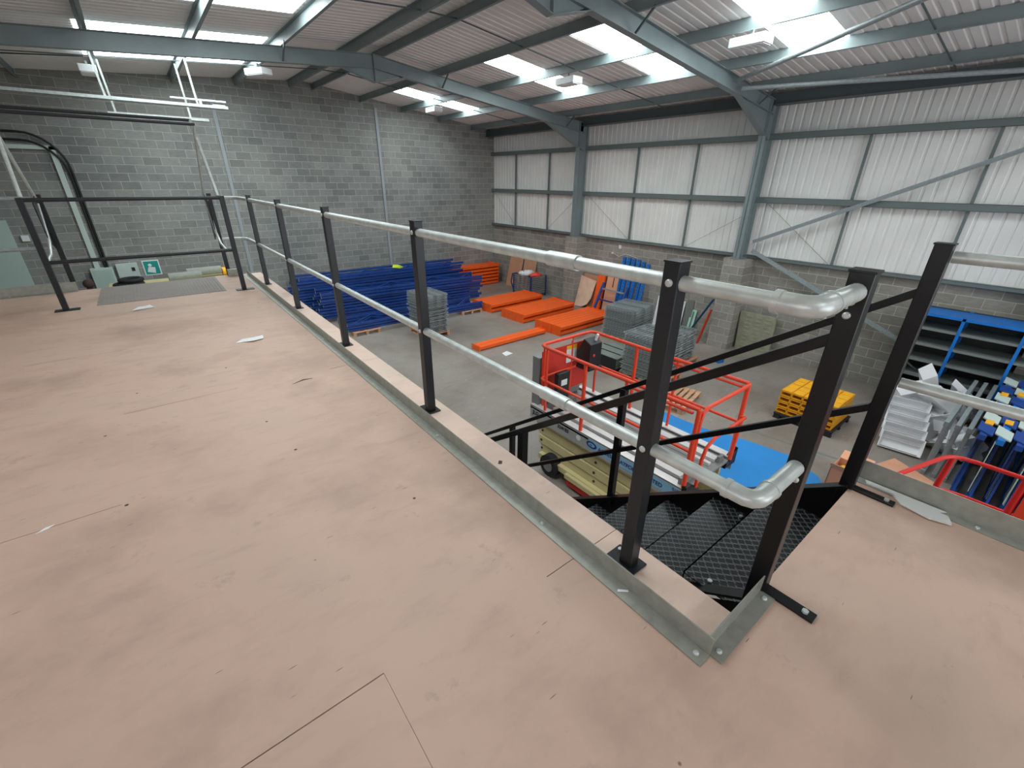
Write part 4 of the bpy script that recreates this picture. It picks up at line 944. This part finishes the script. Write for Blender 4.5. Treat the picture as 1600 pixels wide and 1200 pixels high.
# entry gate at the near end
tb('gate_rail', [(X0+.06, 2.06, -1.75), (X0+.06, 2.06, -1.2), (X0+.10, 2.06, -1.1), (X0+.2, 2.06, -1.06), (X1-.08, 2.06, -1.06)], .024)
tb('gate_rail', [(X0+.18, 2.0, ZP), (X0+.18, 2.0, -1.75), (X0+.24, 2.0, -1.6), (X0+.4, 2.0, -1.52), (X1-.1, 2.0, -1.5)], .022)
tb('gate_post', [(X1-.16, 2.04, ZP), (X1-.10, 2.04, -1.5)], .028)
s = MB(); s.prism([(X1-.25, ZP-.12), (X1+.02, ZP-.12), (X1+.02, ZP+.12)], Y0-.02, Y0+.06, 'y'); s.build('end_plate', 'black', lf); s = MB(); s.prism([(X0, ZP-.12), (X0+.35, ZP-.12), (X0+.12, ZP+.05), (X0, ZP+.05)], Y0-.03, Y0+.03, 'y'); s.build('end_plate', 'black', lf)
# red control panel end, control box, document box
s = MB(); s.box(X0+.08, X1-.1, Y1-.17, Y1-.15, -2.0, ZT-.13); pn = s.build('end_panel', 'lredd', lf)
s = MB(); s.box(X0+.12, X1-.1, Y1-.18, Y1-.14, ZT-.07, ZT-.01); s.build('panel_top', 'chip', lf)
s = MB(); s.box(X0+.62, X0+.86, Y1-.175, Y1-.171, -1.5, -1.2); s.build('label_plate', 'paper', pn); s = MB(); s.box(X0+.62, X0+.86, Y1-.177, Y1-.175, -1.26, -1.2); s.build('label_plate', 'yel', pn)
cb = empty('control_box', (0, 0, 0)); bpy.data.objects.remove(cb)
s = MB(); s.prism([(4.42, -1.55), (4.42, -1.12), (4.58, -1.05), (4.72, -1.30), (4.70, -1.55)], X0+.80, X0+1.08, 'x'); s.box(X0+.78, X0+1.10, 4.40, 4.70, -1.58, -1.53); cbx = s.build('control_box', 'plast', lf, .01)
s = MB(); s.ball((X0+.9, 4.44, -1.32), .035, 6); s.build('red_button', 'red', cbx); s = MB(); s.tube([(X0+1.0, 4.5, -1.1), (X0+1.0, 4.46, -.98)], .022, 8); s.build('joystick', 'lamp', cbx)
s = MB(); s.box(X0+.18, X0+.45, 4.5, 4.60, -2.0, -1.5); dbx = s.build('document_box', 'plast', lf, .02)
s = MB(); s.box(X0+.25, X0+.38, 4.494, 4.5, -1.72, -1.62); s.build('label', 'lamp', dbx)
s = MB(); s.box(X0+.06, X1-.2, Y1-.12, Y1+.04, ZP-.0, -1.3); s.build('rear_cover', 'alud', lf)
# scissor pack
for k, (za, zb) in enumerate(((-2.48, -2.34), (-2.66, -2.5), (-2.84, -2.68), (-3.0, -2.86))):
    for x in (X0+.06+.02*(k % 2), X1-.12):
        s = MB(); s.box(x, x+.05, Y0+.1, Y1-.1-.04*k, za, zb); ar = s.build('scissor_arm', 'cream', lf, .006)
        s = MB()
        for yy in (2.6, 3.5, 4.7): s.tube([(x-.012, yy, (za+zb)/2), (x+.06, yy, (za+zb)/2)], .022, 8)
        s.build('pin', 'brown', ar)
s = MB(); s.box(X0+.0, X1-.0, Y0+.15, Y1-.25, -3.1, -3.0); s.box(X0-.06, X0+.1, 2.3, 4.0, -3.1, -3.02); s.build('chassis', 'cream', lf)
s = MB(); s.box(X0-.02, X0+.06, 2.4, 4.0, -3.24, -3.1); s.box(X1-.06, X1, 2.4, 4.0, -3.24, -3.1); s.build('tray_door', 'lredd', lf)
for x in (X0-.02, X1-.12):
    for y in (2.35, 4.4):
        s = MB(); s.tube([(x-.03, y, G+.2), (x+.1, y, G+.2)], .2, 20); w = s.build('wheel', 'rubber', lf); s = MB(); s.tube([(x-.045, y, G+.2), (x-.03, y, G+.2)], .1, 14); s.build('hub', 'alud', w)
tag(lf, 'orange railed scissor lift with grey platform standing behind the stairs', 'scissor lift')
# second lift basket at right, mostly hidden by the deck
l2 = empty('work_platform', (6.4, -.3, G))
def tb2(name, pts, r=.022, m='red'): s = MB(); s.tube(pts, r, 10); return s.build(name, m, l2)
tb2('top_rail', [(5.03, .39, -1.25), (5.80, .17, -1.25), (5.9, .12, -1.25), (5.96, .04, -1.25), (5.98, -.08, -1.25), (5.98, -.55, -1.25), (6.0, -1.6, -1.25)])
tb2('mid_rail', [(5.3, .33, -1.78), (5.95, .19, -1.78), (6.1, .14, -1.78), (6.2, .05, -1.78), (6.22, -.1, -1.78), (6.22, -1.6, -1.78)])
tb2('upright', [(5.92, .1, -1.25), (6.0, .14, -2.2)], .028); tb2('upright', [(5.04, .39, -1.25), (5.1, .39, -2.2)], .028); tb2('upright', [(5.98, -.42, -1.25), (5.98, -.42, -2.2)], .03)
for yy in (-.2, -.32, -.5): tb2('lower_bar', [(6.1, yy, -1.78), (6.1, yy, -2.2)], .028)
s = MB(); s.box(5.95, 6.0, -1.5, -.46, -1.8, -1.27); s.build('panel', 'lred', l2)
s = MB(); s.box(4.95, 6.25, -1.7, .42, -2.3, -2.2); s.build('platform_floor', 'alud', l2)
s = MB(); s.box(5.1, 6.1, -1.6, .3, -3.1, -2.3); s.build('scissor_pack', 'cream', l2)
for x in (5.05, 6.05):
    for y in (.1, -1.4): s = MB(); s.tube([(x-.05, y, G+.18), (x+.07, y, G+.18)], .18, 18); s.build('wheel', 'rubber', l2)
tag(l2, 'red railed lift basket at far right partly hidden by the deck edge', 'scissor lift')

# ================================================================== CAMERA, WORLD, VIEW
F, YAW, PITCH, ROLL, HC = 681.5, .675, -.436, .010, 1.291
cy, sy_ = math.cos(YAW), math.sin(YAW); cp, sp = math.cos(PITCH), math.sin(PITCH)
f = Vector((sy_*cp, cy*cp, sp)); r = Vector((cy, -sy_, 0)); u = r.cross(f)
cr, sr = math.cos(ROLL), math.sin(ROLL)
right = r*cr+u*sr; up = -r*sr+u*cr
cam = bpy.data.cameras.new('camera'); co = bpy.data.objects.new('camera', cam); C.objects.link(co)
cam.sensor_width = 36; cam.lens = F/1600*36; cam.clip_start = .02; cam.clip_end = 100
mw = Matrix((right, up, -f)).transposed().to_4x4(); mw.translation = Vector((0, 0, HC)); co.matrix_world = mw
bpy.context.scene.camera = co
w = bpy.data.worlds.new('world'); bpy.context.scene.world = w; w.use_nodes = True
bg = w.node_tree.nodes['Background']; bg.inputs[0].default_value = (.8, .9, 1, 1); bg.inputs[1].default_value = 1.0
vs = bpy.context.scene.view_settings; vs.view_transform = 'Standard'; vs.look = 'None'; vs.exposure = .26; vs.gamma = 1
for o in bpy.data.objects:
    if '_w' in o: del o['_w']
